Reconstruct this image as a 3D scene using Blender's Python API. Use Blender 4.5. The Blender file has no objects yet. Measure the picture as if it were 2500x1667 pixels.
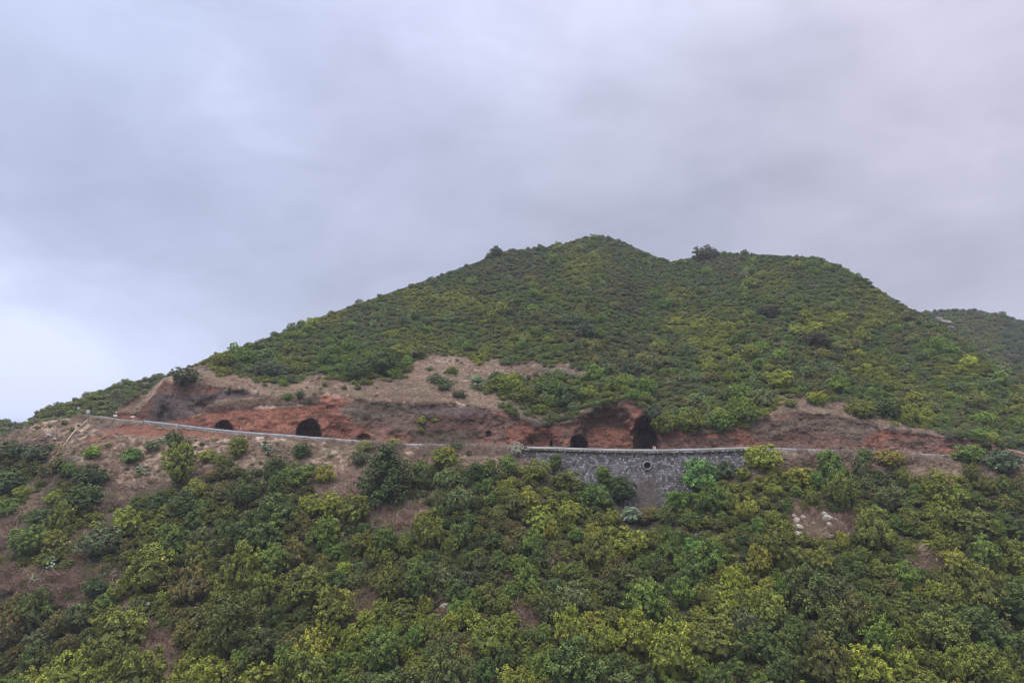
import bpy, math, random
import numpy as np

random.seed(7)
rng = np.random.default_rng(7)
sc = bpy.context.scene
COL = sc.collection

# ------------------------------------------------------------------ camera
F = 1750.0                      # focal length in photo pixels (photo is 2500 px wide)
HOR = 985.0                     # height of eye level in the photo
PITCH = math.atan((HOR - 833.5) / F)
cam_d = bpy.data.cameras.new("camera")
cam_d.sensor_width = 36.0
cam_d.lens = 36.0 * F / 2500.0
cam_d.clip_start = 0.5
cam_d.clip_end = 60000.0
cam = bpy.data.objects.new("camera", cam_d)
cam.rotation_euler = (math.radians(90) + PITCH, 0, 0)
COL.objects.link(cam)
sc.camera = cam

# ------------------------------------------------------------------ world
SUN_EL, SUN_ROT = math.radians(66), math.radians(215)
world = bpy.data.worlds.new("World")
sc.world = world
world.use_nodes = True
wn, wl = world.node_tree.nodes, world.node_tree.links
wn.clear()


def node(nt, kind, **kw):
    n = nt.nodes.new(kind)
    for k, v in kw.items():
        setattr(n, k, v)
    return n


def wm(op, a, b=None, c=None, clamp=False):
    n = wn.new('ShaderNodeMath')
    n.operation = op
    n.use_clamp = clamp
    for i, x in enumerate((a, b, c)):
        if x is None:
            continue
        if isinstance(x, (int, float)):
            n.inputs[i].default_value = x
        else:
            wl.new(x, n.inputs[i])
    return n.outputs[0]


def wmix(fac, a, b):
    n = wn.new('ShaderNodeMix')
    n.data_type = 'RGBA'
    for s, x in ((n.inputs[0], fac), (n.inputs[6], a), (n.inputs[7], b)):
        if isinstance(x, (int, float)):
            s.default_value = x
        elif isinstance(x, tuple):
            s.default_value = x + (1,)
        else:
            wl.new(x, s)
    return n.outputs[2]


tc = wn.new('ShaderNodeTexCoord')
sep = wn.new('ShaderNodeSeparateXYZ')
wl.new(tc.outputs['Generated'], sep.inputs[0])
sky = wn.new('ShaderNodeTexSky')
sky.sky_type = 'NISHITA'
sky.sun_disc = False
sky.sun_elevation = SUN_EL
sky.sun_rotation = SUN_ROT
sky.air_density = 1.0
sky.dust_density = 2.0


def cloud_noise(scale, stretch, detail, rough, off, dist=0.0):
    # cloud deck mapped by direction, flattened towards the horizon
    mp = wn.new('ShaderNodeMapping')
    wl.new(tc.outputs['Generated'], mp.inputs[0])
    mp.inputs['Location'].default_value = off
    mp.inputs['Rotation'].default_value = (0, math.radians(-16), 0)
    mp.inputs['Scale'].default_value = stretch
    nz = wn.new('ShaderNodeTexNoise')
    nz.inputs['Scale'].default_value = scale
    nz.inputs['Detail'].default_value = detail
    nz.inputs['Roughness'].default_value = rough
    nz.inputs['Distortion'].default_value = dist
    wl.new(mp.outputs[0], nz.inputs['Vector'])
    return nz.outputs[0]


def sky_dir(u, v):
    d = np.array([(u - 1250) / F, math.cos(PITCH) - math.sin(PITCH) * (833.5 - v) / F,
                  math.sin(PITCH) + math.cos(PITCH) * (833.5 - v) / F])
    return tuple(d / np.linalg.norm(d))


def glow(u, v, width, sx=1.0):
    # soft cloud bank around a direction: exp(-(angle/width)^2)
    d = sky_dir(u, v)
    s = wn.new('ShaderNodeVectorMath')
    s.operation = 'SUBTRACT'
    wl.new(tc.outputs['Generated'], s.inputs[0])
    s.inputs[1].default_value = d
    m = wn.new('ShaderNodeVectorMath')
    m.operation = 'MULTIPLY'
    wl.new(s.outputs[0], m.inputs[0])
    m.inputs[1].default_value = (sx, 1, 1)
    L = wn.new('ShaderNodeVectorMath')
    L.operation = 'LENGTH'
    wl.new(m.outputs[0], L.inputs[0])
    q = wm('DIVIDE', L.outputs['Value'], width)
    q = wm('MULTIPLY', q, q)
    q = wm('MULTIPLY', q, -1.0)
    return wm('EXPONENT', q)


big = cloud_noise(2.1, (1.0, 1.0, 1.25), 3.0, 0.5, (3.1, 0.4, 1.7), 0.3)
mid = cloud_noise(5.0, (1.0, 1.0, 2.0), 4.0, 0.55, (0.3, 2.4, 5.7), 0.4)
fine = cloud_noise(14.0, (1.0, 1.0, 1.8), 4.0, 0.5, (7.3, 1.4, 0.7), 0.2)
acc = wm('MULTIPLY_ADD', wm('SUBTRACT', big, 0.5), 1.15, 0.37)
acc = wm('MULTIPLY_ADD', wm('SUBTRACT', mid, 0.5), 0.78, acc)
acc = wm('MULTIPLY_ADD', wm('SUBTRACT', fine, 0.5), 0.09, acc)
for u_, v_, w_, a_, sx_ in ((1350, -160, 0.36, 0.16, 0.8), (2330, 200, 0.16, 0.32, 1.2), (60, 800, 0.13, 0.40, 0.6),
                            (330, 880, 0.10, 0.10, 0.7), (950, 560, 0.13, 0.10, 0.7), (500, 230, 0.22, -0.04, 0.7),
                            (330, 580, 0.12, -0.20, 0.5), (1350, 430, 0.25, -0.10, 0.5), (2250, 560, 0.22, -0.13, 0.7), (1500, 330, 0.26, -0.10, 0.6), (200, 120, 0.25, -0.10, 0.8), (560, 940, 0.14, 0.10, 0.5)):
    acc = wm('MULTIPLY_ADD', glow(u_, v_, w_, sx_), a_, acc)
ramp = wn.new('ShaderNodeValToRGB')
wl.new(acc, ramp.inputs[0])
els = ramp.color_ramp.elements
els[0].position = 0.0
els[0].color = (2.75, 2.85, 3.65, 1)
els[1].position = 1.0
els[1].color = (6.6, 6.7, 8.3, 1)
e = els.new(0.45)
e.color = (3.9, 4.0, 5.05, 1)
# the left of the sky is thinner and bluer, the right greyer
lr = wm('MULTIPLY_ADD', sep.outputs[0], 1.1, 0.5, clamp=True)
tone = wmix(lr, (0.91, 0.985, 1.06), (1.035, 0.985, 0.96))
mul = wn.new('ShaderNodeMix')
mul.data_type = 'RGBA'
mul.blend_type = 'MULTIPLY'
mul.inputs[0].default_value = 1.0
wl.new(ramp.outputs[0], mul.inputs[6])
wl.new(tone, mul.inputs[7])
# overcast sky is brighter overhead
zen = wm('MULTIPLY_ADD', wm('POWER', wm('MAXIMUM', sep.outputs[2], 0.0), 3.0), 4.4, 1.0)
zv = wn.new('ShaderNodeVectorMath')
zv.operation = 'SCALE'
wl.new(mul.outputs[2], zv.inputs[0])
wl.new(zen, zv.inputs['Scale'])
final = wmix(0.90, sky.outputs[0], zv.outputs[0])
bg = wn.new('ShaderNodeBackground')
bg.inputs[1].default_value = 0.098
wl.new(final, bg.inputs[0])
wo = wn.new('ShaderNodeOutputWorld')
wl.new(bg.outputs[0], wo.inputs[0])

sun_d = bpy.data.lights.new("sun", 'SUN')
sun_d.energy = 1.5
sun_d.angle = math.radians(14)
sun_d.color = (1.0, 0.95, 0.88)
sun = bpy.data.objects.new("sun", sun_d)
COL.objects.link(sun)
# towards the sun: behind the camera, high, to the left
_sd = (math.cos(SUN_EL) * math.sin(SUN_ROT), math.cos(SUN_EL) * math.cos(SUN_ROT), math.sin(SUN_EL))
from mathutils import Vector
sun.rotation_euler = Vector(_sd).to_track_quat('Z', 'Y').to_euler()

sc.view_settings.view_transform = 'Standard'
sc.view_settings.look = 'None'
sc.view_settings.exposure = 0.53
sc.view_settings.gamma = 1.0
sc.view_settings.use_curve_mapping = False
sc.render.engine = 'CYCLES'
sc.cycles.use_denoising = True
sc.cycles.denoiser = 'OPENIMAGEDENOISE'
sc.cycles.denoising_prefilter = 'ACCURATE'
sc.cycles.pixel_filter_type = 'BLACKMAN_HARRIS'
sc.cycles.filter_width = 1.15
sc.cycles.max_bounces = 4
sc.cycles.diffuse_bounces = 2
sc.cycles.transmission_bounces = 2
sc.cycles.volume_bounces = 1

# ------------------------------------------------------------------ helpers
CP, SP = math.cos(PITCH), math.sin(PITCH)


def P(u, v, Y):
    """world point at ground distance Y seen at photo position (u, v)"""
    a = (np.asarray(u, float) - 1250) / F
    b = (833.5 - np.asarray(v, float)) / F
    dy = CP - SP * b
    s = Y / dy
    return np.stack(np.broadcast_arrays(a * s, np.asarray(Y, float) + 0 * a, (SP + CP * b) * s), axis=-1)


def proj(p):
    p = np.asarray(p, float)
    f = p[..., 1] * CP + p[..., 2] * SP
    up = -p[..., 1] * SP + p[..., 2] * CP
    return 1250 + F * p[..., 0] / f, 833.5 - F * up / f


def curve(pts):
    a = np.array(pts, float)
    return lambda u: np.interp(u, a[:, 0], a[:, 1])


_tab = rng.random((256, 256))


def vnoise(x, y):
    x = np.asarray(x, float)
    y = np.asarray(y, float)
    xi = np.floor(x).astype(int)
    yi = np.floor(y).astype(int)
    fx = x - xi
    fy = y - yi
    fx = fx * fx * (3 - 2 * fx)
    fy = fy * fy * (3 - 2 * fy)
    g = lambda i, j: _tab[i & 255, j & 255]
    return ((g(xi, yi) * (1 - fx) + g(xi + 1, yi) * fx) * (1 - fy) +
            (g(xi, yi + 1) * (1 - fx) + g(xi + 1, yi + 1) * fx) * fy)


def fbm(x, y, octv=4, seed=0):
    s = 0
    a = 1
    t = 0
    for o in range(octv):
        s = s + a * (vnoise(x * 2 ** o + 17.3 * seed + 5 * o, y * 2 ** o + 9.1 * seed + 3 * o) - 0.5)
        t += a
        a *= 0.5
    return 2 * s / t


def sstep(a, b, x):
    t = np.clip((np.asarray(x, float) - a) / (b - a), 0, 1)
    return t * t * (3 - 2 * t)


def inpoly(u, v, poly):
    u = np.asarray(u, float)
    v = np.asarray(v, float)
    r = np.zeros(np.broadcast(u, v).shape, bool)
    n = len(poly)
    for i in range(n):
        x1, y1 = poly[i]
        x2, y2 = poly[(i + 1) % n]
        if y1 == y2:
            continue
        c = ((y1 > v) != (y2 > v)) & (u < (x2 - x1) * (v - y1) / (y2 - y1) + x1)
        r ^= c
    return r


def mesh_from(name, verts, faces_quads, smooth=False, mat=None):
    me = bpy.data.meshes.new(name)
    verts = np.asarray(verts, np.float32)
    q = np.asarray(faces_quads, np.int32)
    k = q.shape[1]
    me.vertices.add(len(verts))
    me.vertices.foreach_set("co", verts.ravel())
    me.loops.add(q.size)
    me.loops.foreach_set("vertex_index", q.ravel())
    me.polygons.add(len(q))
    me.polygons.foreach_set("loop_start", np.arange(0, q.size, k, dtype=np.int32))
    me.update(calc_edges=True)
    if smooth:
        me.polygons.foreach_set("use_smooth", np.ones(len(q), bool))
    if mat:
        me.materials.append(mat)
    me.validate()
    return me


def point_attr(me, name, kind, data):
    a = me.attributes.new(name, kind, 'POINT')
    key = {'FLOAT': 'value', 'INT': 'value', 'FLOAT_VECTOR': 'vector', 'FLOAT_COLOR': 'color'}[kind]
    a.data.foreach_set(key, np.asarray(data, np.int32 if kind == 'INT' else np.float32).ravel())


def grid_faces(nr, nc):
    i = np.arange(nr * nc).reshape(nr, nc)
    return np.stack([i[:-1, :-1], i[:-1, 1:], i[1:, 1:], i[1:, :-1]], -1).reshape(-1, 4)


def link(o, parent=None):
    COL.objects.link(o)
    if parent:
        o.parent = parent
    return o


def tag(o, label=None, cat=None, group=None, kind=None):
    if label:
        o['label'] = label
    if cat:
        o['category'] = cat
    if group:
        o['group'] = group
    if kind:
        o['kind'] = kind
    return o


def empty(name, loc, rz=0.0):
    o = bpy.data.objects.new(name, None)
    o.empty_display_size = 0.3
    o.location = loc
    o.rotation_euler = (0, 0, rz)
    return link(o)


class MB:
    """collects simple solids into one mesh"""

    def __init__(self):
        self.v = []
        self.f = []

    def box(self, c, s, R=None):
        c = np.array(c, float)
        b = len(self.v)
        for z in (-1, 1):
            for x, y in ((-1, -1), (1, -1), (1, 1), (-1, 1)):
                p = np.array([x * s[0] / 2, y * s[1] / 2, z * s[2] / 2])
                if R is not None:
                    p = R @ p
                self.v.append(c + p)
        for f in ((3, 2, 1, 0), (4, 5, 6, 7), (0, 1, 5, 4), (1, 2, 6, 5), (2, 3, 7, 6), (3, 0, 4, 7)):
            self.f.append([b + i for i in f])

    def tube(self, pts, rad, n=8, cap=True):
        pts = [np.array(p, float) for p in pts]
        if not hasattr(rad, '__len__'):
            rad = [rad] * len(pts)
        b = len(self.v)
        for i, p in enumerate(pts):
            t = pts[min(i + 1, len(pts) - 1)] - pts[max(i - 1, 0)]
            t /= np.linalg.norm(t) + 1e-9
            a = np.cross(t, [0.3, 1, 0.12] if abs(t[1]) < 0.9 else [1, 0, 0])
            a /= np.linalg.norm(a)
            c = np.cross(t, a)
            for k in range(n):
                w = 2 * math.pi * k / n
                self.v.append(p + rad[i] * (a * math.cos(w) + c * math.sin(w)))
        for i in range(len(pts) - 1):
            for k in range(n):
                k2 = (k + 1) % n
                self.f.append([b + i * n + k, b + i * n + k2, b + (i + 1) * n + k2, b + (i + 1) * n + k])
        if cap:
            self.f.append([b + k for k in range(n)][::-1])
            self.f.append([b + (len(pts) - 1) * n + k for k in range(n)])

    def mesh(self, name, mat=None, smooth=False):
        me = bpy.data.meshes.new(name)
        me.from_pydata([tuple(p) for p in self.v], [], self.f)
        if smooth:
            me.polygons.foreach_set("use_smooth", np.ones(len(me.polygons), bool))
        if mat:
            me.materials.append(mat)
        me.update()
        return me

    def build(self, name, mat, parent=None, smooth=False):
        return link(bpy.data.objects.new(name, self.mesh(name, mat, smooth)), parent)


# ------------------------------------------------------------------ materials
def new_mat(name):
    m = bpy.data.materials.new(name)
    m.use_nodes = True
    nt = m.node_tree
    nt.nodes.clear()
    out = nt.nodes.new('ShaderNodeOutputMaterial')
    b = nt.nodes.new('ShaderNodeBsdfPrincipled')
    nt.links.new(b.outputs[0], out.inputs[0])
    return m, nt, b, out


def noise_col(nt, base, amt, scale, detail=4, coord='Object', lo=None, hi=None):
    """multiply a colour socket by a noise between lo and hi"""
    t = nt.nodes.new('ShaderNodeTexCoord')
    nz = nt.nodes.new('ShaderNodeTexNoise')
    nz.inputs['Scale'].default_value = scale
    nz.inputs['Detail'].default_value = detail
    nz.inputs['Roughness'].default_value = 0.65
    nt.links.new(t.outputs[coord], nz.inputs['Vector'])
    r = nt.nodes.new('ShaderNodeMapRange')
    r.inputs['From Min'].default_value = 0.3
    r.inputs['From Max'].default_value = 0.7
    r.inputs['To Min'].default_value = lo if lo is not None else 1 - amt
    r.inputs['To Max'].default_value = hi if hi is not None else 1 + amt
    nt.links.new(nz.outputs[0], r.inputs[0])
    s = nt.nodes.new('ShaderNodeVectorMath')
    s.operation = 'SCALE'
    if isinstance(base, tuple):
        s.inputs[0].default_value = base[:3]
    else:
        nt.links.new(base, s.inputs[0])
    nt.links.new(r.outputs[0], s.inputs['Scale'])
    return s.outputs[0], nz.outputs[0]


def simple(name, col, rough=0.8, amt=0.2, scale=3.0, metallic=0.0, bump=0.0, spec=0.3):
    m, nt, b, out = new_mat(name)
    c, nz = noise_col(nt, tuple(col), amt, scale)
    nt.links.new(c, b.inputs['Base Color'])
    b.inputs['Roughness'].default_value = rough
    b.inputs['Metallic'].default_value = metallic
    b.inputs['Specular IOR Level'].default_value = spec
    if bump:
        bp = nt.nodes.new('ShaderNodeBump')
        bp.inputs['Strength'].default_value = 0.6
        bp.inputs['Distance'].default_value = bump
        nt.links.new(nz, bp.inputs['Height'])
        nt.links.new(bp.outputs[0], b.inputs['Normal'])
    return m


def leaf_mat(name, rough=0.62, trans=0.22, spec=0.25):
    """leaf colour = the plant's own tint, varied from spray to spray"""
    m, nt, b, out = new_mat(name)
    t = nt.nodes.new('ShaderNodeAttribute')
    t.attribute_type = 'INSTANCER'
    t.attribute_name = 'tint'
    lf = nt.nodes.new('ShaderNodeAttribute')
    lf.attribute_name = 'leaf'                   # x: brightness, y: share of young growth
    sp = nt.nodes.new('ShaderNodeSeparateXYZ')
    nt.links.new(lf.outputs['Vector'], sp.inputs[0])
    yng = nt.nodes.new('ShaderNodeMix')
    yng.data_type = 'RGBA'
    yng.blend_type = 'MULTIPLY'
    yng.inputs[7].default_value = (1.75, 1.42, 0.85, 1)
    nt.links.new(sp.outputs[1], yng.inputs[0])
    nt.links.new(t.outputs['Color'], yng.inputs[6])
    s = nt.nodes.new('ShaderNodeVectorMath')
    s.operation = 'SCALE'
    nt.links.new(yng.outputs[2], s.inputs[0])
    nt.links.new(sp.outputs[0], s.inputs['Scale'])
    nt.links.new(s.outputs[0], b.inputs['Base Color'])
    b.inputs['Roughness'].default_value = rough
    b.inputs['Specular IOR Level'].default_value = spec
    tr = nt.nodes.new('ShaderNodeBsdfTranslucent')
    nt.links.new(s.outputs[0], tr.inputs[0])
    mx = nt.nodes.new('ShaderNodeMixShader')
    mx.inputs[0].default_value = trans
    nt.links.new(b.outputs[0], mx.inputs[1])
    nt.links.new(tr.outputs[0], mx.inputs[2])
    nt.links.new(mx.outputs[0], out.inputs[0])
    return m


def ground_mat(name):
    m, nt, b, out = new_mat(name)
    a = nt.nodes.new('ShaderNodeAttribute')
    a.attribute_name = 'soil'
    c1, _ = noise_col(nt, a.outputs['Color'], 0.25, 0.22, 6)
    c2, n2 = noise_col(nt, c1, 0.35, 1.7, 8)
    c3, n3 = noise_col(nt, c2, 0.25, 7.0, 3)
    nt.links.new(c3, b.inputs['Base Color'])
    b.inputs['Roughness'].default_value = 0.95
    b.inputs['Specular IOR Level'].default_value = 0.1
    bp = nt.nodes.new('ShaderNodeBump')
    bp.inputs['Strength'].default_value = 0.9
    bp.inputs['Distance'].default_value = 0.35
    nt.links.new(n2, bp.inputs['Height'])
    bp2 = nt.nodes.new('ShaderNodeBump')
    bp2.inputs['Strength'].default_value = 0.7
    bp2.inputs['Distance'].default_value = 0.12
    nt.links.new(n3, bp2.inputs['Height'])
    nt.links.new(bp.outputs[0], bp2.inputs['Normal'])
    nt.links.new(bp2.outputs[0], b.inputs['Normal'])
    return m


M = dict(
    ground=ground_mat('earth'),
    leaf=leaf_mat('leaves'),
    straw=leaf_mat('dry_stalks', rough=0.9, trans=0.15, spec=0.1),
    cactus=leaf_mat('cactus_pads', rough=0.5, trans=0.0, spec=0.3),
    bark=simple('bark', (0.11, 0.085, 0.065), 0.9, 0.3, 4.0),
    asphalt=simple('asphalt', (0.07, 0.068, 0.066), 0.9, 0.25, 2.0),
    paint=simple('road_paint', (0.7, 0.7, 0.68), 0.7, 0.15, 2.0),
    steel=simple('galvanised_steel', (0.56, 0.56, 0.54), 0.5, 0.14, 0.8, 0.25),
    steel_dull=simple('dull_steel', (0.40, 0.39, 0.38), 0.6, 0.2, 1.5, 0.2),
    concrete=simple('concrete', (0.31, 0.30, 0.27), 0.9, 0.25, 1.6, bump=0.03),
    mortar=simple('mortar', (0.085, 0.08, 0.08), 0.95, 0.3, 3.0, bump=0.05),
    white=simple('white_paint', (0.62, 0.61, 0.58), 0.6, 0.06, 3.0),
    red=simple('red_paint', (0.55, 0.11, 0.07), 0.6, 0.15, 3.0),
    orange=simple('orange_paint', (0.62, 0.16, 0.06), 0.6, 0.15, 3.0),
    timber=simple('pale_timber', (0.42, 0.36, 0.27), 0.85, 0.2, 1.5),
    dark=simple('dark_void', (0.02, 0.02, 0.02), 1.0, 0.1, 1.0),
    rock=simple('pale_rock', (0.34, 0.31, 0.235), 0.95, 0.4, 2.2, bump=0.08),
    rock_red=simple('reddish_rock', (0.17, 0.115, 0.095), 0.95, 0.5, 2.2, bump=0.08),
    rock_dull=simple('dull_rock', (0.17, 0.155, 0.13), 0.95, 0.5, 1.2, bump=0.1),
    rock_grey=simple('grey_rock', (0.26, 0.24, 0.22), 0.95, 0.4, 2.2, bump=0.08),
)

# ------------------------------------------------------------------ the lie of the land
# crest line of the near slope as seen (rail foot), and distance along it
rail_top_v = curve([(-400, 1180), (-150, 1105), (0, 1060), (100, 1022), (200, 1008), (260, 1017), (320, 1022), (420, 1033), (500, 1043),
                    (600, 1053), (700, 1060), (800, 1068), (860, 1073), (1000, 1082), (1230, 1087), (1300, 1089),
                    (1400, 1092), (1500, 1095), (1600, 1096), (1700, 1094), (1820, 1090), (1950, 1094), (2100, 1100),
                    (2200, 1103), (2330, 1110), (2500, 1118), (2950, 1138)])
road_Y = curve([(-400, 175), (0, 178), (260, 176), (600, 166), (1000, 160), (1300, 157), (1600, 151), (1820, 148),
                (2100, 149), (2500, 150), (2950, 152)])
RAIL_H = 0.78


def road_edge(u):
    Y = road_Y(u)
    v = rail_top_v(u) + RAIL_H * F / Y
    return P(u, v, Y)


# foot of the stone wall (where it meets the gully)
wall_foot_v = curve([(1235, 1112), (1290, 1128), (1400, 1180), (1500, 1225), (1577, 1255), (1650, 1225), (1740, 1175),
                     (1830, 1130), (1900, 1108)])
ROAD_W = 6.2


def front_crest(u):
    p = road_edge(u)
    p = p + np.array([0, -0.7, -0.12])
    U, V = proj(p)
    wf = wall_foot_v(u)
    inw = (u > 1240) & (u < 1895)
    v = np.where(inw, np.maximum(V, wf), V)
    h = (v - V) * p[..., 1] / F
    Y = p[..., 1] - np.where(inw, np.maximum(h, 0) * 0.10 + 1.0, 0) - 0.0
    return v, Y


bottom_Y = curve([(-400, 140), (0, 122), (600, 106), (1250, 99), (1900, 98), (2500, 104), (2950, 110)])


def D_front(u, v):
    u = np.asarray(u, float)
    v = np.asarray(v, float)
    vc, Yc = front_crest(u)
    i0 = 1 / Yc
    i1 = 1 / bottom_Y(u)
    t = (v - vc) / (1667 - vc)
    inv = i0 + (i1 - i0) * t
    wob = fbm(u / 420, v / 300, 4, 1) * 0.045 * sstep(0, 0.12, t)
    return 1 / (inv * (1 + wob))


bank_top_v = curve([(280, 1006), (330, 1008), (357, 985), (400, 925), (480, 936), (600, 948), (660, 966), (740, 973), (792, 958),
                    (850, 966), (900, 976), (1000, 983), (1085, 980), (1170, 990), (1225, 1001), (1275, 1020),
                    (1320, 1036), (1385, 1030), (1415, 1008), (1480, 983), (1530, 975), (1575, 995), (1610, 1030),
                    (1700, 1055), (1800, 1045), (1860, 1018), (1915, 1003), (2020, 1008), (2095, 1028), (2190, 1048),
                    (2285, 1062), (2370, 1072), (2440, 1090), (2500, 1108), (2950, 1130)])
sky_line = curve([(280, 1004), (300, 968), (330, 950), (360, 945), (400, 905), (440, 892), (500, 862), (560, 840),
                  (640, 818), (723, 784), (787, 760), (893, 724), (957, 702), (1063, 666), (1170, 628), (1212, 606),
                  (1254, 601), (1361, 592), (1425, 571), (1467, 567), (1520, 580), (1573, 607), (1637, 630),
                  (1701, 617), (1754, 607), (1860, 612), (1988, 618), (2052, 638), (2126, 682), (2211, 736),
                  (2264, 760), (2317, 788), (2381, 842), (2500, 905), (2700, 1000), (2950, 1090)])
ridge_Y = curve([(280, 186), (400, 196), (560, 240), (800, 290), (1200, 350), (1450, 395), (1640, 370), (1900, 335),
                 (2200, 275), (2500, 225), (2700, 190), (2950, 170)])


def ridge_v(u):
    return sky_line(u) + 1.9 * F / ridge_Y(u)


def bank_foot(u):
    p = road_edge(u) + np.array([0, ROAD_W + 0.6, 0.05])
    U, V = proj(p)
    return V, p[..., 1]


CAVES = [  # centre u, foot v, half width, height, depth in metres, edge softness, squareness
    (547, 1050, 27, 27, 4.5, 0.3, 1.8), (754, 1068, 35, 48, 9.0, 0.22, 1.9), (888, 1072, 18, 15, 2.6, 0.4, 2.0),
    (1413, 1096, 23, 34, 12.0, 0.16, 3.0), (1346, 1095, 5, 22, 2.0, 0.5, 2.0), (1575, 1098, 40, 88, 10.0, 0.5, 2.2),
    (403, 1020, 22, 44, 1.9, 0.75, 2.0), (515, 1003, 52, 46, 2.3, 0.75, 1.8), (580, 962, 40, 14, 1.0, 0.8, 2.0),
    (1193, 1058, 8, 8, 1.5, 0.5, 2.0), (915, 1078, 10, 8, 1.6, 0.5, 2.0), (1480, 1105, 94, 120, 4.4, 0.4, 2.2),
    (1320, 1110, 62, 66, 2.2, 0.5, 2.0), (820, 1070, 42, 44, 1.4, 0.6, 2.0), (2400, 1105, 26, 26, 1.6, 0.5, 2.2)]


def recess(u, v):
    r = 0
    for cu, fv, hw, h, dep, soft, sq in CAVES:
        wob = 1 + 0.12 * fbm(u / 14, v / 14, 3, int(cu) % 7)
        d = (np.abs((u - cu) / hw) ** sq + np.abs(np.minimum(v - fv, 0) / h) ** sq) ** (1 / sq) * wob
        s = 1 - sstep(1 - soft, 1.0, d)
        s = np.where(v > fv + 8, 0, s)
        r = np.maximum(r, s * dep) if dep > 4.3 else r + s * dep
    return r


def D_hill(u, v, detail=True):
    u = np.asarray(u, float)
    v = np.asarray(v, float)
    vb, Yb = bank_foot(u)
    vt = np.minimum(bank_top_v(u), vb - 4)
    hb = (vb - vt) * Yb / F
    Yt = Yb + 0.42 * hb + 0.3
    vr = np.minimum(ridge_v(u), vt - 3)
    Yr = np.maximum(ridge_Y(u), Yt + 6)
    tb = np.clip((vb - v) / (vb - vt), 0, 1)
    th = np.clip((vt - v) / (vt - vr), 0, 1)
    inv_b = 1 / Yb + (1 / Yt - 1 / Yb) * tb
    inv_h = 1 / Yt + (1 / Yr - 1 / Yt) * th
    inv = np.where(v > vt, inv_b, inv_h)
    # gullies and spurs of the hill
    amp = 0.06 * np.sin(np.pi * np.clip(th, 0, 1)) ** 0.8
    gully = np.exp(-((u - (1600 - (v - 620) * 0.12)) / 110) ** 2) + 0.6 * np.exp(-((u - (1120 + (v - 600) * 0.25)) / 90) ** 2) \
        + 0.7 * np.exp(-((u - (2080 + (v - 650) * 0.5)) / 100) ** 2)
    inv = inv * (1 + amp * (fbm(u / 260, v / 420, 3, 2) * 1.0 - gully * 1.7))
    Y = 1 / inv
    if detail:
        m = sstep(0, 0.05, tb) * (1 - sstep(0, 0.15, th))
        Y = Y + m * (fbm(u / 60, v / 30, 5, 3) * 0.8 + fbm(u / 11, v / 8, 3, 4) * 0.25 - np.abs(fbm(u / 26, v / 40, 4, 6)) * 0.9 + 0.3)
        Y = Y + recess(u, v)
    return Y


# bare ground (dry grass, no trees) on the near slope and on the hill, photo pixels
BARE_F = [
    [(-50, 1040), (120, 1020), (250, 1010), (420, 1030), (860, 1072), (1300, 1092), (1290, 1125), (1180, 1120),
     (1040, 1100), (1000, 1110), (985, 1180), (1010, 1200), (990, 1215), (870, 1215), (760, 1190), (770, 1150), (690, 1080),
     (640, 1140), (560, 1140), (480, 1165), (420, 1180), (350, 1190), (300, 1230), (255, 1260), (240, 1190), (180, 1120),
     (140, 1100), (130, 1150), (100, 1210), (20, 1330), (-50, 1360), (-50, 1260), (60, 1230), (90, 1180), (130, 1130),
     (120, 1080), (0, 1066)],
    [(140, 1390), (200, 1300), (250, 1280), (260, 1320), (200, 1345), (185, 1395), (290, 1370), (300, 1410), (225, 1425),
     (190, 1470), (130, 1480), (60, 1440), (0, 1450), (-60, 1480), (-60, 1350), (20, 1350), (90, 1390)],
    [(280, 1445), (330, 1440), (320, 1510), (430, 1525), (440, 1570), (410, 1600), (405, 1667), (375, 1660), (330, 1570),
     (325, 1520)],
    [(880, 1222), (960, 1205), (1045, 1215), (1048, 1260), (1000, 1290), (960, 1300), (880, 1270)],
    [(860, 1480), (880, 1440), (960, 1440), (900, 1500), (870, 1530), (855, 1520)],
    [(1925, 1215), (2040, 1222), (2110, 1245), (2120, 1280), (2050, 1310), (1975, 1312), (1925, 1275)],
    [(2180, 1350), (2270, 1340), (2325, 1362), (2310, 1388), (2250, 1402), (2190, 1388)],
    [(1880, 1385), (1935, 1378), (1940, 1405), (1900, 1415)],
    [(1900, 1085), (2300, 1100), (2320, 1118), (2180, 1118), (2080, 1122), (1990, 1110), (1930, 1122)],
    [(1210, 1390), (1260, 1400), (1270, 1440), (1230, 1430)], [(1330, 1340), (1390, 1360), (1390, 1375), (1340, 1370)],
    [(1060, 1450), (1115, 1460), (1110, 1500), (1070, 1490)], [(1250, 1470), (1310, 1480), (1310, 1535), (1270, 1530)],
]
BARE_H = [
    [(270, 1060), (270, 960), (330, 965), (380, 930), (420, 905), (500, 895), (520, 915), (610, 918), (620, 935), (700, 930),
     (760, 905), (840, 925), (960, 925), (1010, 885), (1040, 870), (1100, 855), (1130, 875), (1260, 880), (1340, 890), (1400, 880), (1440, 920),
     (1455, 960), (1440, 985), (1400, 1000), (1360, 1025), (1300, 1025), (1230, 985), (1150, 975), (1180, 950), (1140, 970),
     (1080, 985), (1080, 1110), (270, 1110)],
    [(1880, 1005), (1900, 975), (1940, 972), (1960, 992), (2030, 980), (2070, 990), (2100, 1015), (2160, 1020), (2200, 1040),
     (2300, 1055), (2300, 1110), (1850, 1110), (1830, 1040)],
]


VEG_H = [(1140, 935), (1165, 915), (1215, 900), (1290, 925), (1330, 905), (1375, 900), (1445, 925), (1470, 975), (1400, 1000), (1350, 1005),
         (1300, 1010), (1250, 985), (1190, 965)]


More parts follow.
